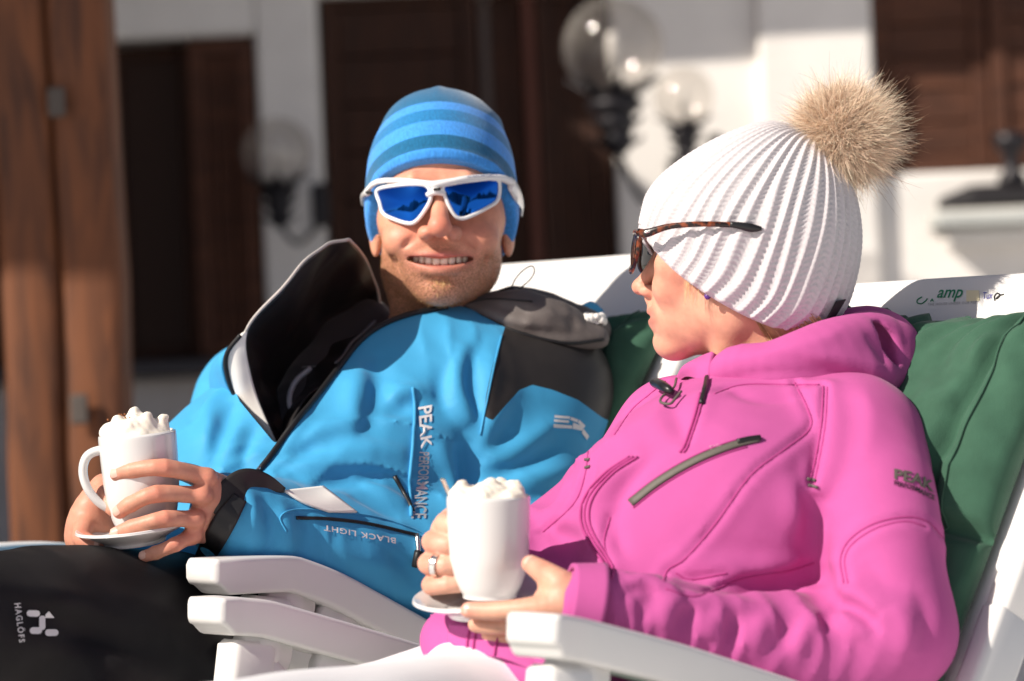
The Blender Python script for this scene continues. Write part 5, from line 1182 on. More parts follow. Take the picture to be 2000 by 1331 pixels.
H.chain([(22, 0, -110), (50, 10, -220), (70, 20, -330)], [88, 84, 96], k=40, n=7)
H.chain([(10, -84, -100), (-20, -50, -210), (-40, -10, -310)], [26, 24, 20], k=26, n=7)
V, F = H.mesh()
tone = np.tile(V3((0.66, 0.335, 0.23)), (len(V), 1))
red = np.clip(0.9 * gauss(V, (-205, 0, -80), (26, 34, 30)) + 0.6 * gauss(V, (-120, -85, -70), (56, 60, 50)) + 0.6 * gauss(V, (-120, 85, -70), (56, 60, 50)), 0, 1)
tone = blend(tone, 0.7 * red, (0.68, 0.26, 0.18))
lp = np.clip(sum(gauss(V, (-180 + abs(y) * 0.5, y, z), (18, 14, 9)) for y in (-40, -26, -13, 0, 13, 26, 40) for z in (-129, -147)), 0, 1)
tone = blend(tone, 0.7 * lp, (0.46, 0.15, 0.12))
wom_skin = [(wh(V), F, tone, np.zeros(len(V)))]
for s in (-1, 1):
    W = MB(); W.ellipsoid((-142, s * 52, -22), 19, seg=20, rings=14); pup = np.linalg.norm(W.V[0] - V3((-161, s * 52, -22)), axis=1)
    tn = np.where(pup[:, None] < 4, V3((0.01, 0.01, 0.01)), np.where(pup[:, None] < 9, V3((0.10, 0.16, 0.12)), V3((0.75, 0.72, 0.70))))
    o = raw_obj('eye', wh(W.V[0]), W.F, mk('eyeball', (0.7, 0.7, 0.7), 0.1, attr='tone'), None, True, {'tone': tn}); fin(o, wom)
W = MB(); W.ellipsoid((-76, -121, -101), (6.5, 6, 6.5)); m = MB(); m.add(wf_(W.V[0]), W.F); m.build('earring', mk('violet_stone', (0.10, 0.03, 0.22), 0.25), wom)
# white ribbed hat, rows from brim to crown: front point, back point (photo pixels), half width, dip of the near/far edge
rows = [(1254, 432, 1604, 638, 132, 66), (1259, 404, 1650, 604, 143, 56), (1270, 374, 1674, 540, 150, 40), (1300, 338, 1684, 470, 150, 24), (1352, 300, 1678, 405, 138, 18), (1420, 264, 1660, 350, 112, 12), (1492, 240, 1634, 308, 70, 6), (1545, 244, 1614, 284, 34, 2), (1572, 258, 1596, 272, 10, 0)]
nu, nv = 900, 190; RIBS = 44
rw = crom(np.array(rows, float), nv); th = np.arange(nu) * 2 * np.pi / nu
vv = np.linspace(0, 1, nv)[:, None]; tw = th[None, :]
def hatpts(off):
    fx, fy, bx, by, b, dip = [rw[:, i][:, None] for i in range(6)]
    cx, cz = (fx + bx) / 2 - 1450, 480 - (fy + by) / 2; ax, az = (bx - fx) / 2, -(by - fy) / 2; L_ = np.sqrt(ax ** 2 + az ** 2); ux, uz = ax / L_, az / L_
    k = (L_ + off) / L_; c, s_ = -np.cos(tw), np.sin(tw)
    sg_ = np.sign(c); c = sg_ * np.abs(c) ** 0.92
    x = cx + ax * k * c + uz * np.abs(s_) * dip; y = -(b + off) * s_; z = cz + az * k * c - ux * np.abs(s_) * dip
    return np.stack([x, y, z], -1)
tw_ = tw + 0.022 * np.sin(3 * tw + 4 * vv) + 0.012 * np.sin(9 * tw + 7 * vv + 1) + 0.008 * np.sin(17 * tw - 11 * vv)
rib = np.abs(np.cos(tw_ * RIBS / 2)); stv = rw.shape[0]
fade = sstep(1.0, 0.86, vv)
prof = (6.2 + 1.4 * np.sin(5 * tw + 2 * vv)) * (rib ** 1.3 - 0.45) + 0.9 * np.cos(tw_ * RIBS * 2) * (0.35 + 0.65 * fade)
stitch = (0.55 + 0.9 * (1 - rib)) * np.sin(vv * 300 + 1.6 * np.abs(((tw * RIBS / 2 / np.pi) % 1) - 0.5) * 6) * fade
soft = 3.0 * wob(np.stack(np.broadcast_arrays(np.cos(tw) * 2, np.sin(tw) * 2, vv * 2.5), -1), 2.0, 31, 2)
G = hatpts(prof + stitch + soft)
roll = np.zeros_like(prof); roll[:3] = np.array([-7, -3, -0.5])[:, None]
G = hatpts(prof + stitch + soft + roll)
Gi = hatpts(-12)[:4][::-1]
GG = np.concatenate([Gi, G]); nr = len(GG); I = np.arange(nr * nu).reshape(nr, nu)
Fq = np.stack([I[:-1], np.roll(I[:-1], -1, 1), np.roll(I[1:], -1, 1), I[1:]], -1).reshape(-1, 4)
M_knit = mk('white_wool', (0.60, 0.57, 0.585), 0.95, var=0.05, vscale=300, bump=0.6, bscale=900, bdist=0.0009, sheen=0.4, spec=0.1)
hat = raw_obj('knit_hat', wf_(GG.reshape(-1, 3)), Fq, M_knit); fin(hat, wom); hat['label'] = 'white rib knit hat'
fi_ = np.random.RandomState(77); fp_ = G[12:-6].reshape(-1, 3); fk = fi_.choice(len(fp_), 7000); fc = V3((25, 0, 60)); fd = fp_[fk] - fc; fd /= np.linalg.norm(fd, axis=1)[:, None]
strands('wool_fuzz', wf_(fp_[fk]), fd + fi_.normal(size=fd.shape) * 0.8, 0.0035 * (0.5 + fi_.rand(7000)), 0.00006, M_knit, hat, curl=0.9, seg=3, seed=78)
# small woven label at the hat's rear edge
m = MB(); W = MB(); W.grid(np.array([[(1598 - 1450, -74, 480 - 640), (1610 - 1450, -78, 480 - 640)], [(1618 - 1450, -66, 480 - 596), (1644 - 1450, -60, 480 - 598)]]) if False else np.array([[(146, -104, -158), (168, -80, -146)], [(174, -92, -110), (194, -66, -106)]]), 3); m.add(wf_(W.V[0]), W.F); tagm = m.build('hat_label', M_zip, hat, smooth=False)
V_, F_ = glyphs('eisbär', 1.0, bold=0.02); u = (V_[:, 0] - V_[:, 0].min()) / np.ptp(V_[:, 0]); v = (V_[:, 1] - V_[:, 1].min()) / np.ptp(V_[:, 1])
c00, c01, c10, c11 = V3((146, -104, -158)), V3((168, -80, -146)), V3((174, -92, -110)), V3((194, -66, -106))
uu = 0.1 + 0.8 * u; vv2 = 0.75 - 0.5 * v
W_ = (c00 * (1 - vv2)[:, None] + c01 * vv2[:, None]) * (1 - uu)[:, None] + (c10 * (1 - vv2)[:, None] + c11 * vv2[:, None]) * uu[:, None] + V3((-1, -3, 1))
o = raw_obj('lettering', wf_(W_), F_, M_printw, None, False); fin(o, hat)
# fur pompom
rr = np.random.RandomState(3)
def fur(n, c, rad_, ln, seed, wid, tonef, name, droop=(0, 0, 0), bias=None):
    r = np.random.RandomState(seed); d = r.normal(size=(n, 3)); d /= np.linalg.norm(d, axis=1)[:, None]
    if bias is not None: d = d + V3(bias) * r.rand(n)[:, None]; d /= np.linalg.norm(d, axis=1)[:, None]
    ro = V3(c) + d * rad_ * (0.55 + 0.45 * r.rand(n) ** 0.5)[:, None]; L_ = ln * (0.6 + 0.6 * r.rand(n)); dd = d + r.normal(size=(n, 3)) * 0.28
    return strands(name, wf_(ro), dd @ np.array(((CR, 0, SR), (0, 1, 0), (-SR, 0, CR))).T, L_ * WYd / FPX, wid, M_fur, pom, curl=0.42, seg=5, seed=seed + 1, gravity=droop, tone=tonef(r, n, d), tip=0.28)
M_fur = mk('fur', (0.5, 0.36, 0.25), 0.6, attr='tone', sheen=0.2)
pom = empty('pompom', wf_((200, 0, 210)), 'x', 'x'); [pom.__delitem__(k_) for k_ in ('label', 'category')]; fin(pom, hat)
def tA(r, n, d):
    b = V3((0.86, 0.65, 0.49)) * (0.72 + 0.5 * r.rand(n))[:, None]; dk = (r.rand(n) < 0.10)[:, None]; t = np.where(dk, b * 0.45, b)
    return t
cP = (196, 0, 214)
W = MB(); W.ellipsoid(cP, (70, 70, 68), seg=32, rings=20); m = MB(); m.add(wf_(W.V[0]), W.F); o = m.build('fur_core', mk('fur_core', (0.55, 0.39, 0.27), 0.9), None); fin(o, pom)
fur(24000, cP, 78, 40, 41, 0.00024, tA, 'fur_strands', (0.10, 0, -0.05))
fur(6500, cP, 84, 66, 43, 0.00018, tA, 'fur_strands', (0.25, 0, -0.05))
fur(420, cP, 90, 92, 47, 0.00022, lambda r, n, d: V3((0.22, 0.13, 0.08)) * (0.7 + 0.9 * r.rand(n))[:, None], 'guard_hairs', (0.35, 0, 0.0), (0.9, -0.1, -0.25))
# sunglasses: tortoise temple over the hat, dark lens
M_tort, n_, b_ = node_mat('tortoise'); tc_ = n_.nodes.new('ShaderNodeTexCoord'); t_ = n_.nodes.new('ShaderNodeTexNoise'); t_.inputs['Scale'].default_value = 110; lk(n_, tc_.outputs['Object'], t_.inputs[0])
r_ = n_.nodes.new('ShaderNodeValToRGB'); r_.color_ramp.elements[0].position = 0.48; r_.color_ramp.elements[0].color = (0.012, 0.006, 0.005, 1); r_.color_ramp.elements[1].position = 0.62; r_.color_ramp.elements[1].color = (0.22, 0.05, 0.015, 1)
lk(n_, t_.outputs[0], r_.inputs[0]); lk(n_, r_.outputs[0], b_.inputs['Base Color']); b_.inputs['Roughness'].default_value = 0.22
M_dlens = mk('brown_lens', (0.015, 0.012, 0.012), 0.05, spec=0.8)
sw = empty('sunglasses', wh((-200, -60, -10)), 'dark tortoiseshell sunglasses worn over the white knit hat', 'sunglasses')
def wt(pts, r, name, mat, n=30, ell=None, closed=False, fr=wf_):
    p = np.array(pts, float); q = MB(); rr_ = (crom(np.array(r, float)[:, None], n)[:, 0] if np.ndim(r) else r); q.tube(croc(p, n) if closed else crom(p, n), rr_, 10, ell=ell, closed=closed); m = MB(); m.add(fr(q.V[0]), q.F); return m.build(name, mat, sw)
def hx(px, py, y): return (px - 1450, y, 480 - py)
wt([hx(1243, 458, -104), hx(1258, 460, -120), hx(1300, 448, -134), hx(1360, 444, -152), hx(1420, 446, -160)], [8, 8.5, 6, 5.5, 5.5], 'temple', M_tort, ell=(0.55, 1))
wt([hx(1414, 445, -160), hx(1436, 448, -161), hx(1456, 452, -161), hx(1474, 453, -160)], [5.5, 7.5, 8.5, 4], 'temple_tip', M_black, 14, ell=(0.6, 1))
wt([hx(1252, 459, -126), hx(1258, 458, -128), hx(1264, 457, -130)], [1.5, 4, 1.5], 'emblem', M_chrome, 6, ell=(0.4, 0.7))
# lens outline in head frame: (y across the face, z)
def gx_(y, z): return -214 + 0.0027 * y * y + 0.10 * (z + 10)
for s in (-1, 1):
    out = [(s * 20, 18), (s * 50, 26), (s * 92, 24), (s * 108, 12), (s * 104, -20), (s * 80, -46), (s * 48, -50), (s * 24, -30)]
    c2 = croc(out, 48); pts = np.column_stack([gx_(c2[:, 0], c2[:, 1]), c2[:, 0], c2[:, 1]])
    wt(pts, 4.6, 'rim', M_tort, 48, closed=True, fr=wh)
    ce = c2.mean(0); G = []
    for t in np.linspace(0, 1, 8):
        w = ce + (c2 - ce) * t; G.append(np.column_stack([gx_(w[:, 0], w[:, 1]) - 4 * (1 - t * t), w[:, 0], w[:, 1]]))
    q = MB(); q.grid(np.array(G), 2.0, closed_u=True); m = MB(); m.add(wh(q.V[0]), q.F); m.build('lens', M_dlens, sw)
wt([(gx_(20, 16), -20, 14), (gx_(0, 10) - 3, 0, 14), (gx_(20, 16), 20, 14)], 5, 'bridge', M_tort, 8, fr=wh)
wt([(gx_(104, 14), 104, 14), (-120, 150, 20), (0, 178, 26), (60, 176, 22)], [8, 6, 6, 6], 'temple', M_tort, fr=wh)
# blond hair below the hat
def locks(n, seed, box_, dirn, ln, name, w=0.0005):
    r = np.random.RandomState(seed); q = np.array([r.uniform(a, b, n) for a, b in box_]).T
    tn = V3((0.62, 0.42, 0.20)) * (0.6 + 0.7 * r.rand(n))[:, None]
    return strands(name, wf_(q), np.tile(V3(dirn), (n, 1)) + r.normal(size=(n, 3)) * 0.10, ln * (0.8 + 0.3 * r.rand(n)) * WYd / FPX, w, M_hair, wom, curl=0.15, seg=6, seed=seed, gravity=(0.15, 0, -0.6), tone=tn)
M_hair = mk('blond_hair', (0.5, 0.33, 0.15), 0.45, attr='tone')
W = Field((-20, -125, -330), (190, 60, -60), 4)
W.chain([(20, -80, -120), (70, -72, -170), (105, -50, -235)], [26, 34, 22], k=12, n=8)
W.chain([(60, -40, -130), (120, -20, -180), (120, -10, -240)], [40, 44, 30], k=16, n=8)
V, F = W.mesh(); o = raw_obj('hair', wf_(V), F, mk('hair_mass', (0.36, 0.22, 0.10), 0.6, var=0.3, vscale=120)); fin(o, wom)
locks(1100, 51, ((10, 125), (-100, -70), (-150, -110)), (0.75, 0.0, -1), 130, 'hair_strands')
locks(46, 54, ((-120, -80), (-118, -106), (-70, -40)), (-0.25, -0.15, -1), 60, 'hair_strands', 0.00022)
# ------------------------------------------------------------------ the woman: jacket, trousers, hands
M_pink = mk('pink_fleece', (0.48, 0.095, 0.295), 0.9, var=0.05, vscale=16, bump=0.5, bscale=900, bdist=0.0006, sheen=0.08, spec=0.08)
crease(M_pink, 15, 0.006, 0.7, 6.0, (1, 1, 0.8))
M_pinkd = mk('pink_seam', (0.40, 0.045, 0.21), 0.9)
M_olive = mk('zip_tape', (0.10, 0.09, 0.075), 0.6, bump=0.5, bscale=500, bdist=0.0008)
LWb = nrm((0.78, -0.62, 0)); FWb = nrm((-0.62, -0.78, 0)); Rw = np.column_stack([LWb, -FWb, (0, 0, 1)])
K = Field((-0.16, 2.58, 0.46), (0.50, 3.34, 1.00), 0.0036)
K.ell(P(1500, 845, 3.09), (0.140, 0.075, 0.058), Rw, k=0.05)
K.ell(P(1600, 800, 3.10), (0.075, 0.06, 0.035), Rw, k=0.04)
K.ell(P(1500, 930, 3.05), (0.150, 0.095, 0.10), Rw @ rotm(-18, 0, 0), k=0.06)
K.ell(P(1400, 970, 3.01), (0.140, 0.095, 0.10), Rw @ rotm(-18, 0, 0), k=0.06)
K.ell(P(1350, 1080, 2.99), (0.140, 0.105, 0.12), Rw, k=0.07)
K.ell(P(1230, 1190, 2.97), (0.140, 0.105, 0.10), Rw, k=0.06)
K.ell(P(1120, 1260, 2.95), (0.130, 0.095, 0.07), Rw, k=0.06)
K.ell(P(1250, 975, 2.97), (0.050, 0.052, 0.055), k=0.05)
K.ell(P(1430, 990, 2.93), (0.055, 0.050, 0.055), k=0.06)
# near (left) arm
K.ell(P(1678, 884, 2.99), (0.055, 0.060, 0.058), k=0.05)
K.chain([P(1682, 886, 2.98), P(1712, 965, 2.93), P(1728, 1090, 2.885), P(1728, 1220, 2.865)], [0.056, 0.059, 0.062, 0.065], k=0.03, n=10)
K.chain([P(1730, 1228, 2.862), P(1640, 1268, 2.86), P(1420, 1245, 2.825), P(1240, 1205, 2.79), P(1150, 1180, 2.775)], [0.066, 0.062, 0.050, 0.042, 0.037], k=0.025, n=14)
# far (right) arm
K.ell(P(1315, 855, 3.16), (0.052, 0.055, 0.055), k=0.045)
K.chain([P(1305, 862, 3.16), P(1215, 950, 3.12), P(1120, 1050, 3.06)], [0.053, 0.050, 0.047], k=0.03, n=8)
K.chain([P(1120, 1050, 3.06), P(1010, 1095, 2.99), P(930, 1105, 2.93)], [0.050, 0.042, 0.036], k=0.025, n=8)
# hem
K.chain([P(880, 1250, 2.92), P(960, 1285, 2.86), P(1080, 1320, 2.80)], [0.028, 0.03, 0.03], k=0.03, n=8)
K.apply(lambda X, Y, Z: -0.0028 * wob(np.stack(np.broadcast_arrays(X, Y, Z), -1), 26, 17, 2))
for pts, h, w in (
    ([(1225, 905), (1180, 950), (1160, 1010), (1175, 1070)], 0.010, 0.012), ([(1265, 905), (1215, 960), (1200, 1020), (1215, 1080)], -0.008, 0.010),
    ([(1130, 880), (1115, 940), (1090, 990)], 0.009, 0.012), ([(1160, 900), (1145, 950), (1125, 1000)], -0.010, 0.010),
    ([(1080, 1040), (1110, 1060), (1120, 1100)], -0.014, 0.014), ([(1060, 1000), (1100, 1010), (1140, 1030)], 0.009, 0.014),
    ([(1330, 1090), (1420, 1110), (1520, 1110), (1580, 1080)], 0.010, 0.014), ([(1340, 1150), (1440, 1150), (1540, 1130), (1595, 1110)], -0.012, 0.013), ([(1330, 1165), (1420, 1180), (1500, 1190)], 0.009, 0.012),
    ([(1600, 980), (1585, 1060), (1600, 1140), (1615, 1190)], -0.022, 0.016), ([(1560, 920), (1550, 1000), (1570, 1070)], 0.008, 0.018),
    ([(1560, 900), (1570, 960), (1590, 1010)], -0.006, 0.014),
    ([(1640, 1150), (1680, 1165), (1720, 1200)], 0.010, 0.011), ([(1640, 1175), (1680, 1195), (1710, 1225)], -0.012, 0.009), ([(1630, 1195), (1670, 1220), (1690, 1250)], 0.010, 0.010),
    ([(1640, 1160), (1625, 1195), (1610, 1225)], -0.012, 0.010), ([(1600, 1200), (1570, 1235), (1560, 1280)], 0.009, 0.012), ([(1560, 1205), (1530, 1240), (1520, 1280)], -0.009, 0.011),
    ([(1500, 1200), (1480, 1235), (1475, 1275)], 0.009, 0.011), ([(1455, 1190), (1435, 1225), (1430, 1262)], -0.008, 0.010), ([(1410, 1190), (1390, 1220), (1385, 1255)], 0.008, 0.010),
    ([(1360, 1180), (1340, 1205), (1335, 1240)], -0.009, 0.008), ([(1320, 1170), (1300, 1195), (1295, 1230)], 0.008, 0.009), ([(1275, 1160), (1258, 1190), (1255, 1222)], -0.008, 0.008), ([(1235, 1140), (1260, 1130), (1300, 1150), (1340, 1180)], 0.009, 0.008), ([(1220, 1160), (1250, 1148), (1290, 1165)], -0.009, 0.006),
    ([(1740, 1180), (1770, 1230), (1760, 1290)], 0.006, 0.016), ([(1790, 1150), (1810, 1210), (1800, 1280)], -0.005, 0.014), ([(1690, 1090), (1720, 1130), (1780, 1150)], -0.004, 0.014),
    ([(1640, 800), (1625, 900), (1600, 980)], 0.006, 0.014), ([(1590, 800), (1590, 900), (1580, 960)], -0.005, 0.012), ([(1690, 760), (1700, 830), (1690, 900)], 0.004, 0.02),
    ([(1310, 780), (1330, 830), (1340, 880)], -0.006, 0.014), ([(1420, 760), (1480, 780), (1560, 780)], -0.005, 0.010),
    ([(900, 1270), (960, 1260), (1000, 1275)], 0.006, 0.012)):
    K.fold(pts, h * 1.3, w * 0.82)
SEAMS = ([(1552, 748), (1578, 800), (1582, 838), (1530, 880), (1465, 930), (1400, 1020), (1340, 1090), (1306, 1112), (1296, 1135)],
            [(1608, 755), (1604, 830), (1592, 900), (1580, 945)], [(1616, 757), (1612, 830), (1600, 900), (1590, 945)],
            [(1300, 1150), (1360, 1165), (1450, 1130), (1540, 1115), (1590, 1100)],
            [(1648, 1140), (1642, 1090), (1662, 1052), (1710, 1022), (1770, 1010), (1812, 1020), (1845, 1055)], [(1656, 1140), (1650, 1092), (1668, 1060), (1714, 1031), (1768, 1019), (1806, 1028)],
            [(1150, 870), (1142, 930), (1120, 985), (1060, 1040)], [(1395, 770), (1450, 752), (1540, 752), (1600, 752)],
            [(1300, 745), (1270, 770), (1235, 800), (1200, 850)], [(1192, 1010), (1180, 1060), (1195, 1110)], [(1320, 1120), (1350, 1132), (1420, 1120)])
for pts in SEAMS:
    q_ = K.on(pts, 16); K.ridge(q_, 0.0030, 0.012, taper=False); K.ridge(q_, -0.0042, 0.0050, taper=False)
for pts in ([(1375, 770), (1362, 820), (1345, 870)], [(1238, 893), (1190, 925), (1152, 970), (1143, 1015), (1160, 1060), (1188, 1105)]):
    q_ = K.on(pts, 12); K.ridge(q_, 0.0040, 0.013, taper=False); K.ridge(q_, -0.0030, 0.0045, taper=False)
K.wrinkle(P(1420, 1235, 2.80), (0.13, 0.08, 0.06), P(1600, 1265, 2.86) - P(1200, 1200, 2.77), 0.030, 0.006, 3)
K.wrinkle(P(1250, 1200, 2.77), (0.06, 0.06, 0.05), (1, 0.3, 0.1), 0.018, 0.005, 5)
K.wrinkle(P(1680, 1220, 2.86), (0.07, 0.08, 0.06), (0.7, 0, 1), 0.028, 0.008, 7)
K.wrinkle(P(1180, 1040, 2.99), (0.06, 0.08, 0.06), (1, 0, 0.5), 0.035, 0.006, 8)
K.wrinkle(P(1480, 1150, 2.92), (0.09, 0.08, 0.05), (0.15, 0, 1), 0.030, 0.006, 11)
K.wrinkle(P(1050, 1060, 2.99), (0.07, 0.08, 0.06), (0.8, 0, 0.4), 0.026, 0.006, 12)
KV, KF = K.mesh(); KT = to_tris(KF); KS = Skin(KV, KT)
pj = raw_obj('jacket', KV, KT, M_pink); fin(pj, wom); pj['label'] = 'pink zipped fleece jacket'
# hood lying on the back and its collar
HDF = Field((0.16, 2.86, 0.80), (0.46, 3.34, 1.0), 0.0036)
HDF.chain([P(1412, 734, 3.035), P(1440, 722, 3.02), P(1507, 724, 3.01), P(1575, 704, 3.015), P(1640, 684, 3.04), P(1700, 672, 3.08), P(1735, 690, 3.10)], [0.016, 0.024, 0.028, 0.030, 0.034, 0.034, 0.028], k=0.02, n=20)
HDF.chain([P(1560, 700, 3.10), P(1660, 660, 3.13), P(1725, 655, 3.13), P(1745, 700, 3.10)], [0.03, 0.032, 0.026, 0.026], k=0.025, n=12)
HDF.chain([P(1420, 730, 3.04), P(1550, 735, 3.015), P(1680, 740, 3.03), P(1745, 735, 3.07)], [0.012, 0.020, 0.026, 0.020], k=0.02, n=10)
HDF.chain([P(1640, 640, 3.12), P(1700, 628, 3.12), P(1745, 655, 3.10), P(1752, 710, 3.08)], [0.012, 0.014, 0.013, 0.012], k=0.014, n=14)
HDF.chain([P(1660, 655, 3.06), P(1705, 668, 3.06), P(1730, 705, 3.05)], [0.014, 0.018, 0.010], k=0.012, n=8, mode='sub')
HDF.apply(lambda X, Y, Z: -0.002 * wob(np.stack(np.broadcast_arrays(X, Y, Z), -1), 40, 5, 2))
for pts, h, w in (([(1410, 705), (1500, 690), (1600, 668), (1650, 640)], 0.004, 0.007), ([(1420, 740), (1500, 728), (1600, 728), (1720, 745)], -0.006, 0.006), ([(1560, 690), (1640, 700), (1720, 720)], 0.004, 0.010), ([(1690, 650), (1715, 680), (1735, 715)], -0.006, 0.007), ([(1520, 700), (1580, 710), (1640, 725)], -0.003, 0.008)):
    HDF.fold(pts, h, w)
V, F = HDF.mesh(); hd2 = raw_obj('hood', V, F, M_pink); fin(hd2, pj); HS = Skin(V, to_tris(F))
# front stand-up collar
cf, _g = wing('collar', [[(1385, 760, 3.02), (1365, 742, 3.04), (1345, 735, 3.08), (1330, 742, 3.13)], [(1390, 715, 3.03), (1362, 712, 3.055), (1338, 720, 3.09), (1326, 738, 3.13)], [(1395, 690, 3.05), (1372, 700, 3.08), (1345, 715, 3.11), (1330, 735, 3.14)]], M_pink, 0.006, pj, 24, 24)
def pl(pts, r, mat, name, n=50, off=0.0008, sk=None): return line(pts, r, mat, name, pj, KS if sk is None else sk, n, off)
# zip, seams, pockets
for d in (0, 7): pl([(1375 - d, 770), (1362 - d, 820), (1345 - d, 870), (1335 - d, 885)], 0.0016, M_pinkd, 'zip', 40, 0.0008)
for d in (-8, 0, 8): pl([(1238 + d, 893), (1190 + d, 925), (1152 + d, 970), (1143 + d, 1015), (1160 + d, 1060), (1188 + d, 1105), (1186 + d, 1130)], 0.0015, M_pinkd, 'zip', 60, 0.0008)
pl([(1382, 742), (1378, 765), (1372, 792)], 0.0026, M_zip, 'zip_pull', 10, 0.003)
zt_ = crom(np.array([(1233, 984), (1290, 940), (1360, 900), (1430, 872), (1483, 859)], float), 30)
Gz = []
for i in range(30):
    t = zt_[min(i + 1, 29)] - zt_[max(i - 1, 0)]; nn = np.array((-t[1], t[0])) / np.linalg.norm(t); wz = 7 * (1 - 0.25 * i / 29)
    Gz.append([KS.at(*(zt_[i] + nn * s * wz), 0.0014) for s in (-1, -0.3, 0.3, 1)])
m = MB(); m.grid(np.array(Gz), 0.002); m.build('chest_pocket_zip', M_olive, pj)
pl([(1440, 866), (1462, 861), (1484, 858)], 0.0034, M_zip, 'zip_garage', 10, 0.002)
for off_ in (-9.5, 9.5): pl([tuple(p + np.array((0.45, 0.9)) * off_) for p in zt_[::5]], 0.0008, M_pinkd, 'stitching', 40, 0.0006)
for pts in SEAMS:
    pl(pts, 0.0009, M_pinkd, 'seam', 60, 0.0001)
for q in ([(1576, 936), (1594, 940)], [(1578, 949), (1598, 953)], [(1143, 900), (1152, 898)], [(1144, 915), (1153, 912)]): pl(q, 0.0016, M_olive, 'bartack', 6, 0.001)
decal('lettering', 'PEAK', [(1746, 917), (1788, 924), (1822, 942), (1822, 963), (1786, 946), (1746, 937)], KS, M_olive, pj, 0.0012, bold=0.03)
decal('lettering', 'PERFORMANCE', [(1746, 940), (1788, 950), (1824, 969), (1824, 979), (1786, 960), (1746, 949)], KS, M_zip, pj, 0.0012, bold=0.02)
decal('lettering', 'PP', [(1386, 872), (1408, 868), (1410, 876), (1388, 880)], KS, mk('print_faint', (0.50, 0.22, 0.36), 0.4), pj, 0.0008)
m = MB(); m.tube(crom([KS.at(1286, 766, 0.012, P(1286, 764, 3.04)), KS.at(1302, 773, 0.012, P(1300, 772, 3.03)), KS.at(1322, 781, 0.010, P(1322, 780, 3.025))], 6), [0.004, 0.0055, 0.0055, 0.0055, 0.005, 0.003], 10); m.build('toggle', M_black, pj)
line([(1326, 750), (1320, 768), (1298, 785), (1294, 797), (1314, 798), (1336, 774)], 0.0014, M_olive, 'drawcord', pj, KS, 40, 0.006)
# cuffs
cuf0, cuf1 = P(1108, 1174, 2.772), P(1172, 1184, 2.776)
ringband(cuf0, cuf1, 0.033, 0.0385, 'cuff', M_pink, pj, th=0.005, squash=1.05)
ringband(P(1158, 1182, 2.775), P(1190, 1186, 2.777), 0.0395, 0.040, 'cuff_seam', M_pinkd, pj, th=0.001) if False else None
# hem band
hemG = surf([[P(846, 1200, 2.955), P(862, 1205, 2.92), P(885, 1222, 2.89)], [P(850, 1240, 2.95), P(878, 1262, 2.90), P(905, 1285, 2.87)]], 10, 14)
m = MB(); m.grid(hemG, 0.006); m.build('hem', M_pink, pj)
hb = surf([[P(885, 1222, 2.86), P(925, 1225, 2.835), P(985, 1250, 2.81), P(1060, 1285, 2.79), P(1140, 1330, 2.77)], [P(880, 1255, 2.855), P(930, 1280, 2.825), P(990, 1290, 2.80), P(1060, 1325, 2.775), P(1120, 1370, 2.765)]], 12, 40)
m = MB(); m.grid(hb, 0.01); hbn = m.build('hem_band', M_pink, pj); HBS = Skin(hb.reshape(-1, 3), [(i * 40 + j, i * 40 + j + 1, (i + 1) * 40 + j + 1, (i + 1) * 40 + j) for i in range(11) for j in range(39)])
for x in (922, 934, 975): line([(x + 6, 1222 + (x - 922) * 0.35), (x, 1248 + (x - 922) * 0.3), (x - 2, 1278 + (x - 922) * 0.1)], 0.0014, M_pinkd, 'zip', pj, HBS, 12, 0.006)
# trousers
M_wtrou = mk('white_trousers', (0.80, 0.80, 0.82), 0.7, bump=0.3, bscale=500, bdist=0.0005)
TW_ = Field((-0.60, 2.3, 0.30), (0.16, 3.1, 0.62), 0.006)
TW_.chain([P(1090, 1400, 2.93), P(860, 1432, 2.80), P(560, 1462, 2.64), P(250, 1500, 2.48)], [0.090, 0.075, 0.068, 0.06], k=0.03, n=10)
TW_.chain([P(1000, 1380, 3.04), P(760, 1432, 2.92), P(460, 1466, 2.78), P(200, 1500, 2.64)], [0.085, 0.072, 0.066, 0.06], k=0.02, n=10)
TW_.chain([P(900, 1330, 2.88), P(980, 1340, 2.86), P(1080, 1365, 2.84)], [0.035, 0.04, 0.04], k=0.03)
TW_.apply(lambda X, Y, Z: -0.003 * wob(np.stack(np.broadcast_arrays(X, Y, Z), -1), 30, 31, 2))
V, F = TW_.mesh(); wt_ = raw_obj('trousers', V, F, M_wtrou); fin(wt_, wom); wt_['label'] = 'white ski trousers'
# left hand: thumb on the mug, fingers under the saucer
A = Field(P(860, 1080, 2.66) * V3((1, 1, 0)) + V3((-0.02, 0, 0.58)), P(1200, 1080, 2.96) * V3((1, 1, 0)) + V3((0.02, 0, 0.76)), 0.0016)
A.chain([P(1150, 1178, 2.775), P(1100, 1172, 2.778), P(1075, 1190, 2.79)], [0.026, 0.024, 0.020], k=0.015, n=6)
A.chain([P(1112, 1158, 2.770), P(1088, 1136, 2.770), P(1058, 1116, 2.785), P(1036, 1102, 2.797)], [0.0145, 0.0130, 0.0108, 0.0086], k=0.008, n=12)
A.chain([P(1100, 1182, 2.765), P(1030, 1190, 2.765), P(965, 1194, 2.775), P(916, 1192, 2.785)], [0.0155, 0.0108, 0.0092, 0.0078], k=0.006, n=14)
A.chain([P(1090, 1200, 2.778), P(1030, 1214, 2.780), P(970, 1222, 2.792), P(930, 1220, 2.80)], [0.0145, 0.0105, 0.009, 0.0078], k=0.004, n=14)
A.chain([P(1085, 1212, 2.79), P(1040, 1236, 2.795), P(990, 1246, 2.81), P(955, 1240, 2.82)], [0.0135, 0.0100, 0.0085, 0.0075], k=0.004, n=14)
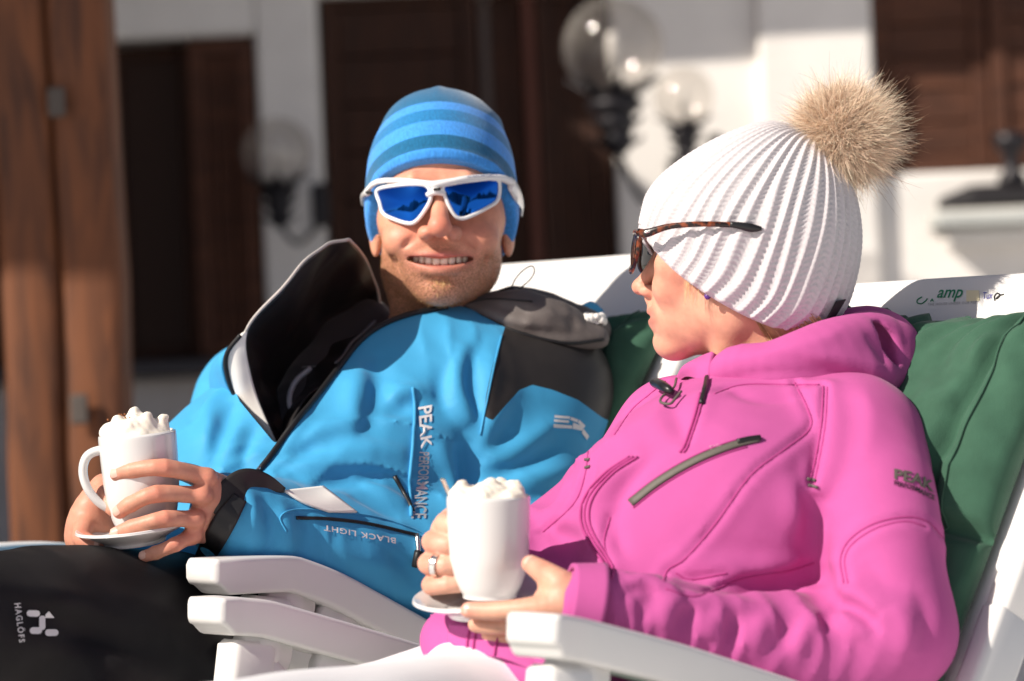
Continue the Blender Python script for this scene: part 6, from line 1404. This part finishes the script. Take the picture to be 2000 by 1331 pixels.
A.chain([P(1085, 1220, 2.80), P(1050, 1250, 2.82), P(1010, 1256, 2.83)], [0.012, 0.009, 0.0075], k=0.004, n=10)
for a, b in ((1056, 1112), (1066, 1112)): A.ridge([P(a, b, 2.772) , P(a - 6, b + 14, 2.770)], -0.0010, 0.0016)
A.ridge([P(1030, 1180, 2.755), P(1032, 1200, 2.755)], -0.0008, 0.0016)
V, F = A.mesh(); wom_skin.append((V, F, hand_tone(V, (0.66, 0.35, 0.245), knuck=[P(1058, 1112, 2.775)], tips=[P(916, 1192, 2.78), P(1036, 1100, 2.79)]), np.zeros(len(V))))
nail(None, P(918, 1192, 2.785), P(950, 1194, 2.778), 0.0078, M_nail, wom, (0, -1, 0.25)); nail(None, P(1040, 1105, 2.795), P(1058, 1116, 2.785), 0.0088, M_nail, wom, (0, -1, 0.6))
# right hand: fist round the handle behind the mug
A = Field(P(780, 1000, 2.78) * V3((1, 1, 0)) + V3((-0.02, 0, 0.60)), P(1000, 1000, 3.0) * V3((1, 1, 0)) + V3((0.02, 0, 0.78)), 0.0016)
A.chain([P(880, 1040, 2.90), P(890, 1110, 2.905), P(935, 1100, 2.93)], [0.020, 0.021, 0.028], k=0.02, n=8)
for (kx, ky, ex, ey, r) in ((866, 1022, 905, 1030, 0.0098), (842, 1058, 900, 1066, 0.0100), (834, 1100, 900, 1104, 0.0098), (840, 1142, 905, 1140, 0.0090)):
    A.chain([P(kx + 30, ky - 6, 2.905), P(kx + 6, ky - 2, 2.885), P(kx + 4, ky + 3, 2.872), P((kx + ex) / 2, (ky + ey) / 2 + 2, 2.858), P(ex, ey + 2, 2.86)], [r * 1.15, r * 1.08, r * 1.02, r * 0.96, r * 0.88], k=0.0045, n=14)
A.chain([P(890, 1015, 2.90), P(905, 990, 2.89), P(925, 985, 2.885)], [0.013, 0.010, 0.009], k=0.008)
V, F = A.mesh(); wom_skin.append((V, F, hand_tone(V, (0.68, 0.37, 0.27), knuck=[P(845, 1058, 2.865), P(838, 1100, 2.865), P(845, 1140, 2.868)]), np.zeros(len(V))))
c0, c1 = P(849, 1103, 2.8635), P(860, 1105, 2.8605); ringband(c0, c1, 0.0112, 0.0112, 'ring', mk('ring_silver', (0.80, 0.78, 0.74), 0.18, metal=1.0), wom, th=0.0014, n=40)
# arms and trunk inside the clothes
A = Field((-0.16, 2.6, 0.48), (0.46, 3.3, 1.0), 0.010)
A.chain([P(1500, 800, 3.11), P(1480, 900, 3.07), P(1360, 1080, 3.0), P(1180, 1250, 2.97)], [0.045, 0.065, 0.07, 0.07], k=0.04, n=8)
A.chain([P(1500, 850, 3.09), P(1690, 880, 2.99), P(1732, 960, 2.94), P(1740, 1090, 2.895), P(1730, 1225, 2.87), P(1650, 1266, 2.865), P(1420, 1243, 2.83), P(1150, 1178, 2.775)], [0.04, 0.036, 0.034, 0.034, 0.032, 0.03, 0.027, 0.023], k=0.02)
A.chain([P(1420, 850, 3.12), P(1315, 865, 3.16), P(1215, 950, 3.12), P(1120, 1050, 3.06), P(1010, 1095, 2.99), P(935, 1102, 2.93)], [0.04, 0.032, 0.03, 0.028, 0.025, 0.022], k=0.02)
V, F = A.mesh(); wom_skin.append((V, F, hand_tone(V), np.zeros(len(V))))
# ------------------------------------------------------------------ mugs, saucers, cream
M_china = mk('white_china', (0.70, 0.69, 0.68), 0.10, coat=0.3, spec=0.5)
M_cream = mk('whipped_cream', (0.82, 0.76, 0.66), 0.55, sss=0.25, sssr=(0.006, 0.005, 0.003), bump=0.3, bscale=250, bdist=0.001)
def tilt(rx, ry): return rotm(rx, ry, 0)
def mugshape(base, R, r, h, foot, name, label, handle, hdir=None):
    root = empty('mug', base, label, 'mug', 'white mugs of hot chocolate'); t = 0.004
    prof = [(0.0, 0.0), (r * foot * 0.9, 0.0), (r * foot, 0.004), (r * (foot * 0.62 + 0.38), h * 0.14), (r * (0.9 + 0.06 * foot), h * 0.36), (r * 0.985, h * 0.62), (r, h * 0.86), (r, h - 0.0015), (r - 0.0016, h), (r - t, h - 0.002), (r - t, h * 0.62), (r * 0.88, h * 0.34), (r * foot * 0.85, 0.008), (0, 0.007)]
    pr = crom(np.array(prof), 60); pr[:, 0] = np.maximum(pr[:, 0], 0); m = MB(); m.lathe(pr, base, R, 72); m.build('mug_body', M_china, root)
    m = MB(); m.lathe([(0, h - 0.012), (r - t - 0.0005, h - 0.012)], base, R, 48); m.build('chocolate', mk('hot_chocolate', (0.10, 0.04, 0.02), 0.2), root)
    if handle is not None:
        p = crom(np.array(handle), 36); m = MB(); m.tube(p, np.linspace(0.0062, 0.0056, 36), 14, ell=(1.25, 0.85)); m.build('handle', M_china, root)
    return root
def cream(top, R, r, hh, label, seed, peaks):
    f = Field(top - V3((r * 1.3, r * 1.3, 0.02)), top + V3((r * 1.3, r * 1.3, hh * 1.9)), 0.0016); rs = np.random.RandomState(seed)
    f.ell(top + V3((0, 0, -0.006)), (r * 0.86, r * 0.86, hh * 0.95), k=0.004)
    for k in range(3):
        t = np.linspace(0, 1, 26); a = rs.rand() * 6.28 + t * rs.uniform(3.5, 5.5); d = r * (0.74 - 0.62 * t) * rs.uniform(0.9, 1.05); z = hh * (0.30 + 0.52 * t) * rs.uniform(0.85, 1.1) + 0.002 * np.sin(t * 17 + k)
        f.chain(top + np.column_stack([d * np.cos(a), d * np.sin(a), z - 0.005]), np.linspace(0.0085, 0.0045, 26) + 0.0012 * np.sin(t * 23 + k), k=0.003)
    for dx, dy, z0, z1 in peaks: f.chain([top + V3((dx, dy, z0 - 0.004)), top + V3((dx * 1.08, dy, z1 - 0.007)), top + V3((dx * 1.2 + 0.002, dy, z1 - 0.004))], [0.011, 0.006, 0.0022], k=0.005)
    f.apply(lambda X, Y, Z: -0.0013 * wob(np.stack(np.broadcast_arrays(X, Y, Z), -1), 230, seed + 3, 3))
    V, F = f.mesh(); o = raw_obj('whipped_cream', V, F, M_cream); tag(o, label, 'cream', 'whipped cream toppings'); return o
def saucer(c, R, r, label):
    prof = crom(np.array([(0, 0.0), (r * 0.48, 0.0), (r * 0.55, 0.002), (r * 0.60, 0.006), (r * 0.97, 0.017), (r, 0.0195), (r * 0.985, 0.0215), (r * 0.92, 0.0195), (r * 0.60, 0.0095), (r * 0.5, 0.007), (0, 0.0065)]), 50); prof[:, 0] = np.maximum(prof[:, 0], 0)
    m = MB(); m.lathe(prof, c, R, 72); o = m.build('saucer', M_china); tag(o, label, 'saucer', 'white saucers'); return o
# man's cup
Rm_ = tilt(4, -2); mb = P(284, 1032, MUGY); r = 76 * MUGY / FPX; hm = 0.103
ax_ = Rm_ @ V3((0, 0, 1))
tp = mb + ax_ * hm
hp = [P(222, 888, MUGY - 0.005), P(196, 880, MUGY - 0.008), P(170, 892, MUGY - 0.01), P(162, 922, MUGY - 0.01), P(172, 956, MUGY - 0.01), P(196, 984, MUGY - 0.008), P(226, 1000, MUGY - 0.004)]
mugshape(mb, Rm_, r, hm, 0.75, 'mug', 'white china mug with its handle showing, held by the person in blue', hp)
cream(tp + ax_ * -0.004, Rm_, r, 0.030, 'whipped cream with cocoa dust on the mug held over the blue jacket', 5, ((-0.002, 0, 0.022, 0.034), (0.026, -0.005, 0.008, 0.024), (-0.018, -0.008, 0.012, 0.026), (0.012, -0.012, 0.016, 0.028)))
ds = MB(); rs_ = np.random.RandomState(9)
for k in range(22): ds.ellipsoid(tp + V3((-0.014 + rs_.normal() * 0.006, rs_.normal() * 0.006 - 0.006, 0.0175 + rs_.normal() * 0.002)), 0.0011, seg=6, rings=5)
o = ds.build('cocoa_dust', mk('cocoa', (0.30, 0.11, 0.04), 0.9)); tag(o, 'brown cocoa dust sprinkled on the cream of the left mug', 'cocoa', kind='stuff')
saucer(mb + ax_ * -0.016 + V3((-0.012, -0.004, 0)), tilt(6, -4), 0.062, 'white saucer under the left mug')
# woman's cup
WM = 2.86; Rw_ = tilt(3, 1.5); wb_ = P(957, 1168, WM); r = 81.5 * WM / FPX; hw = 0.0985; axw = Rw_ @ V3((0, 0, 1)); tpw = wb_ + axw * hw
hp2 = [P(905, 1020, WM + 0.015), P(878, 1022, WM + 0.03), P(862, 1050, WM + 0.035), P(866, 1095, WM + 0.035), P(890, 1125, WM + 0.025), P(915, 1130, WM + 0.015)]
mugshape(wb_, Rw_, r, hw, 0.66, 'mug', 'tall white china mug held by the person in pink', hp2)
cream(tpw + axw * -0.003, Rw_, r, 0.020, 'whipped cream heaped on the mug in front of the pink jacket', 8, ((0.022, 0.0, 0.006, 0.019), (-0.022, 0.0, 0.008, 0.021), (0.002, -0.006, 0.012, 0.0225), (0.012, 0.008, 0.012, 0.021)))
saucer(wb_ + axw * -0.012 + V3((-0.001, 0.0, -0.002)), tilt(8, -4), 0.072, 'white saucer under the tall right mug')
m = MB(); m.tube(crom([P(864, 936, WM - 0.005), P(868, 945, WM), P(880, 972, WM + 0.008), P(915, 1050, WM + 0.01)], 14), 0.0017, 8, ell=(1.5, 0.8)); sp = m.build('spoon', M_chrome); tag(sp, 'thin steel spoon handle sticking out of the right mug', 'spoon')
def body_object(parts, parent, name='body'):
    Vs, Fs, Ts, Bs, n = [], [], [], [], 0
    for V, F, t, b in parts:
        Vs.append(V); Fs.append(to_tris(F) + n); Ts.append(t); Bs.append(b); n += len(V)
    o = raw_obj(name, np.concatenate(Vs), np.concatenate(Fs), M_skin, None, True, {'tone': np.concatenate(Ts), 'beard': np.concatenate(Bs)}); fin(o, parent); return o
body_object(man_skin, man)
body_object(wom_skin, wom)
